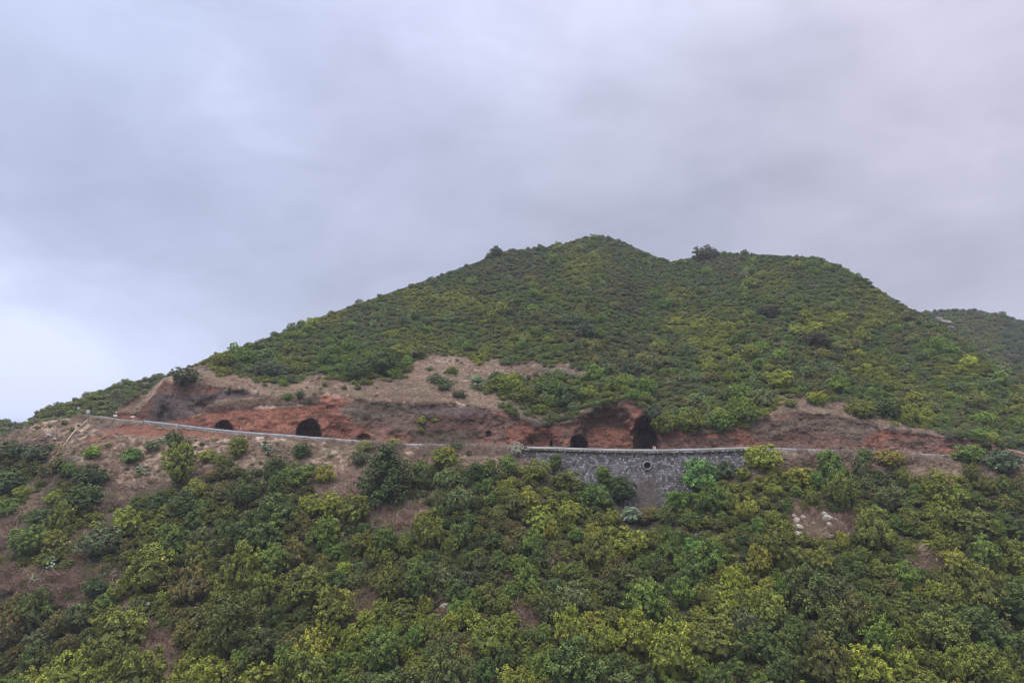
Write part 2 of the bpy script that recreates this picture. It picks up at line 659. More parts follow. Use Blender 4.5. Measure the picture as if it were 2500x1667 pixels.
def bare_front(u, v):
    u, v = u + 26 * fbm(u / 40, v / 40, 3, 91), v + 16 * fbm(u / 40, v / 40, 3, 92) * sstep(1130, 1170, v)
    r = np.zeros(np.broadcast(u, v).shape, bool)
    for p in BARE_F:
        r |= inpoly(u, v, p)
    return r


def bare_hill(u, v):
    r = v > bank_top_v(u) - 4
    u, v = u + 34 * fbm(u / 45, v / 30, 3, 93), v + 22 * fbm(u / 45, v / 30, 3, 94)
    for p in BARE_H:
        r = r | inpoly(u, v, p)
    return r & ~inpoly(u, v, VEG_H)


_ru, _rv = np.meshgrid(np.arange(-140, 2660, 4.0), np.arange(840, 1800, 4.0))
_rf = bare_front(_ru, _rv)
_rh = bare_hill(_ru, _rv)


def ras(m, u, v):
    i = min(max(int((u + 140) / 4), 0), m.shape[1] - 1)
    j = min(max(int((v - 840) / 4), 0), m.shape[0] - 1)
    return m[j, i] if v >= 838 else False


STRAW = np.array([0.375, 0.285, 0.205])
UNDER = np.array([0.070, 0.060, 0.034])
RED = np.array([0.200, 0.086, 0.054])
ORANGE = np.array([0.27, 0.118, 0.078])
BROWN = np.array([0.128, 0.097, 0.069])
DUSK = np.array([0.090, 0.070, 0.062])
WINE = np.array([0.132, 0.075, 0.055])


def blend(c, col, w):
    return c * (1 - w[..., None]) + col * w[..., None]


def blob(u, v, cu, cv, ru, rv, n=0.35):
    d = np.sqrt(((u - cu) / ru) ** 2 + ((v - cv) / rv) ** 2) + n * fbm(u / 45, v / 25, 4, 5)
    return 1 - sstep(0.75, 1.1, d)


# ------------------------------------------------------------------ near slope sheet
us = np.linspace(-400, 2950, 700)
vc, Yc = front_crest(us)
tt = np.linspace(0, 1, 190) ** 1.15
VV = vc[None, :] + (1900 - vc[None, :]) * tt[:, None]
UU = np.broadcast_to(us[None, :], VV.shape)
YY = D_front(UU, VV)
pts = P(UU, VV, YY)
# close behind: back of the crest down, front: valley floor and up to the viewer's side
back = pts[0:1] + np.array([0, 0.72, 0.1])
back2 = back + np.array([0, 0.3, -14])
lastp = pts[-1:]
fl1 = lastp * np.array([1, 0, 0]) + np.array([0, 62.0, 0]) + np.array([0, 0, 1]) * (lastp[..., 2:3] - 9)
fl2 = lastp * np.array([1.1, 0, 0]) + np.array([0, 44.0, -58.0])
fl3 = lastp * np.array([1.3, 0, 0]) + np.array([0, 4.0, -12.0])
fl4 = lastp * np.array([2.0, 0, 0]) + np.array([0, -5.0, -1.7])
fl5 = lastp * np.array([3.0, 0, 0]) + np.array([0, -60.0, 10.0])
allp = np.concatenate([back2, back, pts, fl1, fl2, fl3, fl4, fl5], 0)
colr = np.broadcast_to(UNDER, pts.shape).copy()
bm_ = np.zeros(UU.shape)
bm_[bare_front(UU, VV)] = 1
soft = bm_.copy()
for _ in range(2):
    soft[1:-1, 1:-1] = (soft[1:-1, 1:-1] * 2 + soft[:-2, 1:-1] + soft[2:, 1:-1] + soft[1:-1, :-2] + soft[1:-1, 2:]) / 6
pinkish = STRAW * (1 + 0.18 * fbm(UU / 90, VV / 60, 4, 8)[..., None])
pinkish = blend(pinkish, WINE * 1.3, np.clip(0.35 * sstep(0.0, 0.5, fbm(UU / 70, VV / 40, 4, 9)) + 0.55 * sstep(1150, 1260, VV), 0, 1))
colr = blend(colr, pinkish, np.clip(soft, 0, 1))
for b in ((300, 1050, 70, 15, RED * .85), (345, 1040, 60, 10, RED * .8), (420, 1058, 140, 13, RED * 0.85), (520, 1062, 60, 10, RED), (255, 1038, 30, 12, DUSK * 1.3),
          (240, 1072, 40, 10, RED), (935, 1222, 26, 14, ORANGE), (870, 1500, 20, 22, RED * 0.8), (905, 1460, 30, 16, RED * 0.9),
          (885, 1170, 60, 30, WINE), (1010, 1240, 40, 30, WINE * 1.2), (1370, 1350, 30, 12, RED * 0.8), (1235, 1410, 25, 18, RED * 0.8),
          (125, 1072, 40, 8, DUSK), (1960, 1205, 60, 10, WINE), (2290, 1345, 60, 16, WINE)):
    colr = blend(colr, b[4], blob(UU, VV, *b[:4]) * 0.95)
colr = np.concatenate([colr[:1], colr[:1], colr] + [colr[-1:]] * 5, 0)
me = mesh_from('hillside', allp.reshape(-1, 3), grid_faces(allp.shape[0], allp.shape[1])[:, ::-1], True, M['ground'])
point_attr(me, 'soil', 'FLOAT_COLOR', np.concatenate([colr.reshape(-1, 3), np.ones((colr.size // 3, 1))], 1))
tag(link(bpy.data.objects.new('slope', me)), 'steep near slope below the road, dry grass and red earth', kind='structure')

# ------------------------------------------------------------------ hill sheet with the cut bank and its caves
us = np.concatenate([np.linspace(281, 2520, 1120), np.linspace(2530, 2950, 60)])
vb, Yb = bank_foot(us)
vt = np.minimum(bank_top_v(us), vb - 4)
vr = np.minimum(ridge_v(us), vt - 3)
t1 = np.linspace(0, 1, 66)
t2 = np.linspace(0, 1, 100)[1:] ** 1.1
V1 = vb[None] + (vt - vb)[None] * t1[:, None]
V2 = vt[None] + (vr - vt)[None] * t2[:, None]
VV = np.concatenate([V1, V2], 0)
UU = np.broadcast_to(us[None], VV.shape)
pts = P(UU, VV, D_hill(UU, VV))
rows = [pts[:1] * np.array([1, 1, 1]) + np.array([0, -0.4, -0.35]), pts]
for k, (dy, dz) in enumerate(((4, -0.6), (12, -4), (30, -14), (70, -36), (150, -85), (300, -150))):
    rows.append(pts[-1:] + np.array([0, dy, dz]))
allp = np.concatenate(rows, 0)
c = np.broadcast_to(np.array([0.050, 0.056, 0.028]), pts.shape).copy()
bh = np.zeros(UU.shape)
bh[bare_hill(UU, VV)] = 1
for _ in range(2):
    bh[1:-1, 1:-1] = (bh[1:-1, 1:-1] * 2 + bh[:-2, 1:-1] + bh[2:, 1:-1] + bh[1:-1, :-2] + bh[1:-1, 2:]) / 6
straw_h = STRAW * (0.95 + 0.2 * fbm(UU / 80, VV / 40, 4, 11)[..., None])
straw_h = blend(straw_h, DUSK * 1.5, sstep(0.05, 0.45, fbm(UU / 50, VV / 14, 4, 12)) * 0.7)
c = blend(c, straw_h, bh)
# the cut face itself
tb = (vb[None] - VV) / (vb - vt)[None] + 0.06 * fbm(UU / 25, VV / 10, 4, 13)
face = 1 - sstep(0.90, 1.02, tb)
soilc = np.broadcast_to(RED, pts.shape).copy()
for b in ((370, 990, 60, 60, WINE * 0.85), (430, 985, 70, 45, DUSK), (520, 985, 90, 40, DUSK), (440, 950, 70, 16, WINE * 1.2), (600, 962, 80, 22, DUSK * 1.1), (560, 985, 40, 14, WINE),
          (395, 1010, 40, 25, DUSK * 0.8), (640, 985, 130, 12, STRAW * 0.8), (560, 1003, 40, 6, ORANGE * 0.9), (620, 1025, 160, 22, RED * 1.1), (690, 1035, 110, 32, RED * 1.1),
          (800, 968, 60, 14, ORANGE * 0.95), (900, 1000, 90, 30, BROWN * 0.95), (980, 1020, 140, 46, BROWN * 0.82), (1150, 1040, 130, 40, BROWN * 0.8),
          (1130, 1045, 100, 40, WINE * 0.75), (1080, 1068, 90, 18, BROWN * 0.7), (1110, 1000, 120, 14, DUSK * 1.1), (900, 1045, 60, 20, WINE * 1.1), (850, 1060, 60, 20, RED * 0.9),
          (1230, 1060, 60, 40, WINE * 1.1), (1265, 1065, 35, 30, RED * 0.95), (1320, 1065, 60, 30, RED * 0.75), (1420, 1045, 60, 40, WINE * 0.95), (1480, 1010, 80, 32, WINE * 0.95),
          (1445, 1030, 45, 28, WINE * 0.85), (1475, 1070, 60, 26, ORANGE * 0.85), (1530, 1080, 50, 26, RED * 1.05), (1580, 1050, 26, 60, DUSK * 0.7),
          (1700, 1080, 130, 18, WINE * 1.1), (1980, 1050, 170, 50, BROWN * 0.9), (1960, 1075, 110, 20, WINE), (2090, 1045, 80, 18, BROWN * 1.1), (2230, 1085, 90, 22, WINE * 1.2),
          (2330, 1080, 50, 20, WINE), (2410, 1095, 40, 26, RED * 1.05)):
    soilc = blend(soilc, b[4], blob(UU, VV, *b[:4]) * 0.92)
strata = fbm(UU / 70, (VV + 0.12 * UU) / 4.5, 3, 14)
soilc = soilc * (1 + 0.12 * strata[..., None] + 0.34 * fbm(UU / 12, VV / 7, 4, 15)[..., None])
c = blend(c, soilc, face)
# left part: the upper tier stays dry grass between the two cuts
c = blend(c, STRAW * 0.9, blob(UU, VV, 640, 983, 150, 10) * 0.8)
c = np.concatenate([c[:1] * 0.7, c] + [c[-1:]] * 6, 0)
me = mesh_from('hill', allp.reshape(-1, 3), grid_faces(*allp.shape[:2]), True, M['ground'])
point_attr(me, 'soil', 'FLOAT_COLOR', np.concatenate([c.reshape(-1, 3), np.ones((c.size // 3, 1))], 1))
tag(link(bpy.data.objects.new('hill', me)), 'scrub covered hill with a red cut bank and dark caves', kind='structure')

# ------------------------------------------------------------------ ridge to the left and hill to the right, farther off
left_line = curve([(-500, 1060), (-150, 1030), (0, 1021), (58, 1028), (90, 996), (202, 958), (298, 925), (404, 905), (520, 880), (640, 860)])
right_line = curve([(2050, 820), (2250, 757), (2338, 750), (2424, 758), (2500, 778), (2650, 830), (2950, 900)])


def far_sheet(name, label, u0, u1, line, Yr, Yb, vbot, soil):
    us = np.linspace(u0, u1, 140)
    Y1 = Yr(us)
    vr_ = line(us) + 1.7 * F / Y1
    t = np.linspace(0, 1, 60)
    V = vbot + (vr_ - vbot)[None] * t[:, None]
    U = np.broadcast_to(us[None], V.shape)
    inv = 1 / Yb + (1 / Y1[None] - 1 / Yb) * t[:, None]
    inv = inv * (1 + 0.05 * fbm(U / 90, V / 130, 3, 21) * np.sin(np.pi * t)[:, None])
    p = P(U, V, 1 / inv)
    rws = [p[:1] + np.array([0, 0, -60]), p] + [p[-1:] + np.array([0, dy, dz]) for dy, dz in ((10, -2), (40, -16), (140, -80), (300, -170))]
    a = np.concatenate(rws, 0)
    me = mesh_from(name, a.reshape(-1, 3), grid_faces(*a.shape[:2]), True, M['ground'])
    cc = np.broadcast_to(np.append(soil, 1.0), (a.shape[0] * a.shape[1], 4))
    point_attr(me, 'soil', 'FLOAT_COLOR', cc)
    tag(link(bpy.data.objects.new(name, me)), label, kind='structure')

    def depth(u, v):
        Y1 = Yr(u)
        vr_ = line(u) + 1.7 * F / Y1
        t = np.clip((vbot - v) / (vbot - vr_), 0, 1)
        return 1 / ((1 / Yb + (1 / Y1 - 1 / Yb) * t) * (1 + 0.05 * fbm(u / 90, v / 130, 3, 21) * np.sin(np.pi * t)))
    return depth, (lambda u: line(u) + 1.7 * F / Yr(u))


D_left, left_rv = far_sheet('ridge', 'wooded ridge behind the road at the far left', -500, 640, left_line,
                            curve([(-500, 300), (0, 320), (60, 320), (100, 262), (640, 285)]), 215.0, 1085, UNDER * 1.2)
D_right, right_rv = far_sheet('hill', 'farther wooded hill at the right edge', 2050, 2950, right_line,
                              curve([(2050, 520), (2500, 470), (2950, 430)]), 300.0, 1010, UNDER * 1.2)

# sea far below, seen only as a strip beyond the left ridge
m, nt, b, out = new_mat('sea_water')
b.inputs['Base Color'].default_value = (0.10, 0.14, 0.19, 1)
b.inputs['Roughness'].default_value = 0.35
wv = nt.nodes.new('ShaderNodeTexNoise')
wv.inputs['Scale'].default_value = 0.01
wv.inputs['Detail'].default_value = 6
tcn = nt.nodes.new('ShaderNodeTexCoord')
nt.links.new(tcn.outputs['Object'], wv.inputs['Vector'])
bp = nt.nodes.new('ShaderNodeBump')
bp.inputs['Strength'].default_value = 0.5
bp.inputs['Distance'].default_value = 20
nt.links.new(wv.outputs[0], bp.inputs['Height'])
nt.links.new(bp.outputs[0], b.inputs['Normal'])
sea = MB()
R_ = 14000
sea.v = [(-R_, -R_, -170), (R_, -R_, -170), (R_, R_, -170), (-R_, R_, -170)]
sea.f = [[0, 1, 2, 3]]
tag(sea.build('sea', m), 'grey blue sea far beyond the ridge', kind='structure')

# ------------------------------------------------------------------ road
us = np.linspace(205, 2900, 420)
e0 = road_edge(us) + np.array([0, -0.15, 0.0])


def strip(name, off0, off1, dz, mat, label=None, thick=0.0):
    a = e0 + np.array([0, off0, dz])
    bb = e0 + np.array([0, off1, dz])
    g = np.stack([a, bb], 0)
    me = mesh_from(name, g.reshape(-1, 3), grid_faces(2, len(us)), True, mat)
    o = link(bpy.data.objects.new(name, me))
    if label:
        tag(o, label, kind='structure')
    return o


m_verge, nt, b, out = new_mat('dusty_verge')
cc, _ = noise_col(nt, (0.24, 0.17, 0.13), 0.3, 1.5)
nt.links.new(cc, b.inputs['Base Color'])
b.inputs['Roughness'].default_value = 0.95
road_o = strip('road', 0.55, ROAD_W + 0.1, 0.03, M['asphalt'], 'narrow mountain road cut across the hillside')
v1 = strip('verge', -0.6, ROAD_W + 1.3, 0.0, m_verge, 'dusty earth verge along the road')
for off in (0.75, ROAD_W - 0.3):
    l = strip('edge_line', off, off + 0.14, 0.036, M['paint'])
    l.parent = road_o
# low concrete parapet at the left bend
us_full = us
pl = np.linspace(228, 352, 30)
pe = road_edge(pl) + np.array([0, -0.35, 0])
mb = MB()
mb.v = []
for dy, dz in ((-0.2, -0.5), (-0.2, 0.52), (0.2, 0.52), (0.2, -0.5)):
    mb.v += [tuple(p + np.array([0, dy, dz])) for p in pe]
n = len(pl)
for k in range(3):
    for i in range(n - 1):
        mb.f.append([k * n + i, k * n + i + 1, (k + 1) * n + i + 1, (k + 1) * n + i])
o = mb.build('parapet', M['concrete'])
tag(o, 'low pale concrete parapet on the road edge beside the round sign', 'parapet')

# ------------------------------------------------------------------ guardrail
uu = np.linspace(350, 2560, 900)
line3 = road_edge(uu)
seg = np.linalg.norm(np.diff(line3, axis=0), axis=1)
arc = np.concatenate([[0], np.cumsum(seg)])
gr = empty('guardrail', tuple(line3[450]))
tag(gr, 'long pale steel crash barrier along the outer edge of the road', 'guardrail')
inv = gr.matrix_world.inverted()
base = np.array(line3[450])


def along(s):
    return np.array([np.interp(s, arc, line3[:, k]) for k in range(3)])


prof = [(-0.02, -0.155), (-0.075, -0.115), (-0.075, -0.065), (-0.01, -0.02), (-0.01, 0.02), (-0.075, 0.065), (-0.075, 0.115), (-0.02, 0.155)]
ss = np.arange(0, arc[-1], 2.0)
rows = []
for s in ss:
    p = along(s)
    t = along(min(s + 1, arc[-1])) - along(max(s - 1, 0))
    t[2] = 0
    t /= np.linalg.norm(t)
    nrm = np.array([t[1], -t[0], 0])          # outward, towards the valley
    if nrm[1] > 0:
        nrm = -nrm
    sag = 0.03 * math.sin(s * 0.7) * random.random()
    rows.append([p - base + nrm * (-d) * 1.0 * -1 * 0.9 + np.array([0, 0, 0.60 + h + sag]) for d, h in prof])
g = np.array(rows).transpose(1, 0, 2)
me = mesh_from('rail_beam', g.reshape(-1, 3), grid_faces(*g.shape[:2]), False, M['steel'])
rb = link(bpy.data.objects.new('rail_beam', me), gr)
pm = MB()
pm.box((0, 0, 0.28), (0.13, 0.10, 1.05))
pm.box((0, -0.07, 0.62), (0.10, 0.10, 0.22))
pmesh = pm.mesh('post', M['steel'])
k = 0
# post positions follow the photograph's spacing of about 44 photo pixels
s0 = np.interp(1250 + 127 / 3.618, uu, arc)
for s in np.arange(s0 - 4 * 30, arc[-1], 4.0):
    if s < 0:
        continue
    p = along(s)
    o = bpy.data.objects.new('post', pmesh)
    o.location = tuple(p - base)
    link(o, gr)

# ------------------------------------------------------------------ stone retaining wall
wu0, wu1 = 1243, 1885
wu = np.linspace(wu0, wu1, 200)
wtop = road_edge(wu) + np.array([0, -0.25, -0.05])
wseg = np.linalg.norm(np.diff(wtop, axis=0), axis=1)
warc = np.concatenate([[0], np.cumsum(wseg)])
WL = warc[-1]


def wall_pt(s, d, out_=0.0):
    """point on the wall face: s metres along, d metres down from the coping, out_ metres proud"""
    s = np.asarray(s, float)
    d = np.asarray(d, float)
    x = np.interp(s, warc, wtop[:, 0])
    y = np.interp(s, warc, wtop[:, 1]) - 0.10 * d - out_
    z = np.interp(s, warc, wtop[:, 2]) - d
    return np.stack([x, y, z], -1)


def wall_depth(s):
    u = np.interp(s, warc, wu)
    Yw = np.interp(s, warc, wtop[:, 1])
    vtop = rail_top_v(u) + RAIL_H * F / road_Y(u)
    return np.maximum((wall_foot_v(u) - vtop) * Yw / F + 1.4, 0.5)


wall_o = empty('stone_retaining_wall', tuple(wall_pt(WL / 2, 6.0)))
tag(wall_o, 'tall grey rubble stone wall holding up the road over the gully', 'retaining wall')
wb = np.array(wall_o.location)
gs = np.linspace(0, WL, 260)
gd = np.linspace(0, 1, 60)
S_, D_ = np.meshgrid(gs, gd)
dd = D_ * wall_depth(S_)
face_p = wall_pt(S_, dd)
top_p = wall_pt(gs, 0 * gs)[None] + np.array([0, 0.7, 0])
top_b = top_p + np.array([0, 0, -3])
a = np.concatenate([top_b, top_p, face_p], 0) - wb
# pipe position on the wall
pipe_u, pipe_v = 1578, 1134
ps = np.interp(pipe_u, wu, warc)
pd = (pipe_v - float(rail_top_v(pipe_u)) - RAIL_H * F / float(road_Y(pipe_u))) * float(road_Y(pipe_u)) / F
# the face is left open where the pipe comes through
gf = grid_faces(*a.shape[:2])[:, ::-1]
hole = wall_pt(ps, pd) - wb
fc = a.reshape(-1, 3)[gf].mean(1)
far = np.hypot(fc[:, 0] - hole[0], fc[:, 2] - hole[2]) > 0.66
me = mesh_from('mortar_face', a.reshape(-1, 3), gf[far], False, M['mortar'])
link(bpy.data.objects.new('mortar_face', me), wall_o)
# stones: cells of a jittered field, clipped against their neighbours
CS = 0.56
cells = {}
ns, nd = int(WL / CS) + 2, int(13 / (CS * 0.9)) + 1
for i in range(-1, ns + 1):
    for j in range(-1, nd + 1):
        cells[(i, j)] = np.array([(i + 0.5 + 0.5 * (j % 2) + random.uniform(-.42, .42)) * CS, (j + 0.5 + random.uniform(-.42, .42)) * CS * 0.88])
m_stone, nt, b, out = new_mat('rubble_stone')
at = nt.nodes.new('ShaderNodeAttribute')
at.attribute_name = 'tone'
c1, n1 = noise_col(nt, at.outputs['Color'], 0.25, 5.0, 5)
nt.links.new(c1, b.inputs['Base Color'])
b.inputs['Roughness'].default_value = 0.9
bp = nt.nodes.new('ShaderNodeBump')
bp.inputs['Strength'].default_value = 0.5
bp.inputs['Distance'].default_value = 0.04
nt.links.new(n1, bp.inputs['Height'])
nt.links.new(bp.outputs[0], b.inputs['Normal'])


def clip_poly(poly, mid, n):
    out_ = []
    for i in range(len(poly)):
        a, b_ = poly[i], poly[(i + 1) % len(poly)]
        da, db = np.dot(a - mid, n), np.dot(b_ - mid, n)
        if da <= 0:
            out_.append(a)
        if (da < 0) != (db < 0):
            out_.append(a + (b_ - a) * da / (da - db))
    return out_


stones = []
for (i, j), c0 in cells.items():
    if i < 0 or j < 0 or i >= ns or j >= nd:
        continue
    if c0[0] < 0.2 or c0[0] > WL - 0.2 or c0[1] > float(wall_depth(c0[0])) - 0.1 or c0[1] < 0.12:
        continue
    if math.hypot(c0[0] - ps, c0[1] - pd) < 1.1:
        continue
    poly = [c0 + np.array(q) * CS * 1.3 for q in ((-1, -1), (1, -1), (1, 1), (-1, 1))]
    for di in (-2, -1, 0, 1, 2):
        for dj in (-2, -1, 0, 1, 2):
            if (di or dj) and (i + di, j + dj) in cells:
                c1_ = cells[(i + di, j + dj)]
                nn = c1_ - c0
                L = np.linalg.norm(nn)
                if L < 1e-6:
                    continue
                poly = clip_poly(poly, c0 + nn * 0.5, nn / L)
                if len(poly) < 3:
                    break
        if len(poly) < 3:
            break
    if len(poly) < 3:
        continue
    poly = np.array(poly)
    cen = poly.mean(0)
    area = 0.5 * abs(np.sum(poly[:, 0] * np.roll(poly[:, 1], -1) - poly[:, 1] * np.roll(poly[:, 0], -1)))
    if area < 0.03:
        continue
    stones.append((cen, poly, area))


def stone_geo(cen, poly):
    pr = random.uniform(0.05, 0.14)
    v = []
    n = len(poly)
    for q, (ins, o_) in enumerate(((0.035, -0.03), (0.05, pr * 0.6), (0.14, pr))):
        for p in poly:
            d = p - cen
            L = np.linalg.norm(d) + 1e-6
            pp = cen + d * max(0.2, (L - ins * random.uniform(0.8, 1.2)) / L)
            v.append(wall_pt(pp[0], max(pp[1], 0.0), o_ + random.uniform(-0.015, 0.015)))
    v.append(wall_pt(cen[0], cen[1], pr + random.uniform(0, 0.03)))
    f = []
    for r in range(2):
        for k in range(n):
            k2 = (k + 1) % n
            f.append((r * n + k, r * n + k2, (r + 1) * n + k2, (r + 1) * n + k))
    for k in range(n):
        f.append((2 * n + k, 2 * n + (k + 1) % n, 3 * n))
    # the water stain below the pipe is brown, the rest grey
    st = math.exp(-((cen[0] - ps) / 2.6) ** 2) * float(sstep(pd + 1.2, pd + 4.0, cen[1]))
    g = random.choice((0.10, 0.14, 0.18, 0.23, 0.32)) * random.uniform(0.75, 1.1)
    tone = np.array([g * 1.05, g * 0.98, g * 0.95])
    tone = tone * (1 - st) + np.array([0.150, 0.113, 0.093]) * st * random.uniform(0.8, 1.2)
    return v, f, tone


# pick the 300 that show largest in the part the trees leave open
def stone_score(s):
    u = np.interp(s[0][0], warc, wu)
    vis = math.exp(-((u - 1590) / 180) ** 2) * (1.0 if s[0][1] < 9.5 else 0.3)
    return s[2] * vis


stones.sort(key=stone_score, reverse=True)
rest = MB()
rest_t = []
for k, (cen, poly, area) in enumerate(stones):
    v, f, tone = stone_geo(cen, poly)
    if k < 300:
        c3 = wall_pt(cen[0], cen[1])
        me = bpy.data.meshes.new('stone')
        me.from_pydata([tuple(p - c3) for p in v], [], f)
        me.materials.append(m_stone)
        point_attr(me, 'tone', 'FLOAT_COLOR', [list(tone) + [1]] * len(v))
        o = bpy.data.objects.new('stone', me)
        o.location = tuple(c3 - wb)
        link(o, wall_o)
    else:
        b0 = len(rest.v)
        rest.v += [p - wb for p in v]
        rest.f += [[b0 + q for q in ff] for ff in f]
        rest_t += [list(tone) + [1]] * len(v)
me = rest.mesh('small_stones', m_stone)
point_attr(me, 'tone', 'FLOAT_COLOR', rest_t)
o = link(bpy.data.objects.new('small_stones', me), wall_o)
o['kind'] = 'stuff'
# drain pipe mouth
pc = wall_pt(ps, pd) - wb
mb = MB()
N = 28
ro, ri = 0.90, 0.74
for rr, yy in ((ro, 0.3), (ro, -0.42), (ro - 0.04, -0.46), (ri + 0.03, -0.46), (ri, -0.42), (ri, 7.0)):
    for k in range(N):
        w = 2 * math.pi * k / N
        mb.v.append(pc + np.array([rr * math.cos(w), yy, rr * math.sin(w)]))
for r in range(5):
    for k in range(N):
        mb.f.append([r * N + k, r * N + (k + 1) % N, (r + 1) * N + (k + 1) % N, (r + 1) * N + k])
mb.f.append([5 * N + k for k in range(N)])
dp = mb.build('drain_pipe', M['concrete'], wall_o, False)
dp['label'] = 'round concrete drain pipe mouth'
mb = MB()
mb.box(wall_pt(ps - 0.05, pd + 2.2, 0.12) - wb, (0.16, 0.12, 0.9))
mb.box(wall_pt(ps - 0.05, pd + 2.9, 0.16) - wb, (0.30, 0.2, 0.16))
mb.build('weep_spout', M['concrete'], wall_o)

# ------------------------------------------------------------------ plants
def plant_mesh(name, C_, Nn, size, bright, young, mat, aspect=(0.7, 1.3), tri=False):
    """one small bent leaf spray per centre"""
    n = len(C_)
    Nn = Nn / (np.linalg.norm(Nn, axis=1, keepdims=True) + 1e-9)
    a = np.cross(Nn, rng.normal(size=(n, 3)))
    a /= np.linalg.norm(a, axis=1, keepdims=True) + 1e-9
    b_ = np.cross(Nn, a)
    s = size[:, None]
    asp = rng.uniform(*aspect, size=(n, 1))
    j = lambda: rng.uniform(0.75, 1.25, size=(n, 1))
    v = np.stack([C_ - a * s * j() - Nn * s * 0.25, C_ - b_ * s * asp * j(), C_ + a * s * j() - Nn * s * 0.25, C_ + b_ * s * asp * j() + Nn * s * 0.1], 1)
    # split on the raised diagonal gives each spray two facets
    i = np.arange(n)[:, None] * 4
    f = np.concatenate([i + np.array([[0, 1, 3]]), i + np.array([[1, 2, 3]])], 0)
    me = mesh_from(name, v.reshape(-1, 3), f, False, mat)
    lf = np.stack([bright, young, np.zeros(n)], 1)
    point_attr(me, 'leaf', 'FLOAT_VECTOR', np.repeat(lf, 4, 0))
    return me


def lobed_crown(name, seed, nl=16, leaves=110, flat=0.8, lobe=(0.22, 0.36), size=0.075, spread=0.66, low=-0.25, up=0.45, young=0.35, rnd=0.5, puff=0.085):
    """crown of unit radius standing on z=0: lobes of leaf sprays with gaps between them"""
    r = np.random.default_rng(seed)
    cs, rs = [], []
    tries = 0
    while len(cs) < nl and tries < 4000:
        tries += 1
        d = r.normal(size=3)
        d /= np.linalg.norm(d)
        if d[2] < low:
            continue
        k = spread * r.uniform(0.55, 1.08)
        c_ = d * k * np.array([1, 1, flat])
        R = r.uniform(*lobe)
        if all(np.linalg.norm(c_ - q) > 0.66 * (R + w) * 0.9 for q, w in zip(cs, rs)):
            cs.append(c_)
            rs.append(R)
    cs = np.array(cs)
    rs = np.array(rs)
    Cc, Nn, sz, br, yg = [], [], [], [], []
    for i in range(len(cs)):
        n = int(leaves * (rs[i] / 0.3) ** 2)
        # each lobe carries small puffs of foliage on its twigs
        kp = max(4, int(15 * (rs[i] / 0.3) ** 2))
        pd_ = r.normal(size=(kp, 3))
        pd_ /= np.linalg.norm(pd_, axis=1, keepdims=True)
        pd_[:, 2] = np.where(pd_[:, 2] < -0.4, -pd_[:, 2], pd_[:, 2])
        pr_ = rs[i] * r.uniform(0.72, 1.12, kp)
        pb_ = r.uniform(0.75, 1.3, kp)
        w_ = r.integers(0, kp, n)
        e_ = r.normal(size=(n, 3))
        e_ /= np.linalg.norm(e_, axis=1, keepdims=True)
        d = pd_[w_] * 0.6 + e_ * 0.8
        d /= np.linalg.norm(d, axis=1, keepdims=True)
        p = cs[i] + pd_[w_] * pr_[w_][:, None] * np.array([1, 1, 0.9]) + e_ * (puff * r.uniform(0.5, 1.15, n))[:, None]
        # drop sprays buried deep in another lobe
        dist = np.min([np.linalg.norm((p - cs[k]), axis=1) / rs[k] for k in range(len(cs)) if k != i] or [np.full(n, 9.)], axis=0)
        keep = dist > 0.6
        p, d = p[keep], d[keep]
        pbk = pb_[w_][keep]
        n = len(p)
        Cc.append(p)
        Nn.append(d * 0.9 + np.array([0, 0, up]) + r.normal(size=(n, 3)) * rnd)
        sz.append(size * r.uniform(0.6, 1.35, n))
        lb = r.uniform(0.78, 1.25)
        br.append(lb * pbk * r.uniform(0.55, 1.5, n))
        yg.append(np.clip((r.random() * 0.6 + young) * r.random(n) * (d[:, 2] > -0.1), 0, 1))
    # a core so the crown is not see-through
    n = int(nl * 9)
    d = r.normal(size=(n, 3))
    d /= np.linalg.norm(d, axis=1, keepdims=True)
    Cc.append(d * r.uniform(0.2, 0.62, (n, 1)) * np.array([1, 1, flat * 0.9]) - np.array([0, 0, 0.05]))
    Nn.append(d + np.array([0, 0, 0.3]))
    sz.append(np.full(n, 0.13))
    br.append(np.full(n, 0.75))
    yg.append(np.zeros(n))
    p = np.concatenate(Cc)
    p[:, 2] += flat * 0.55 + 0.12
    p[:, 2] = np.maximum(p[:, 2], 0.02)
    return plant_mesh(name, p, np.concatenate(Nn), np.concatenate(sz), np.concatenate(br), np.concatenate(yg), M['leaf'])


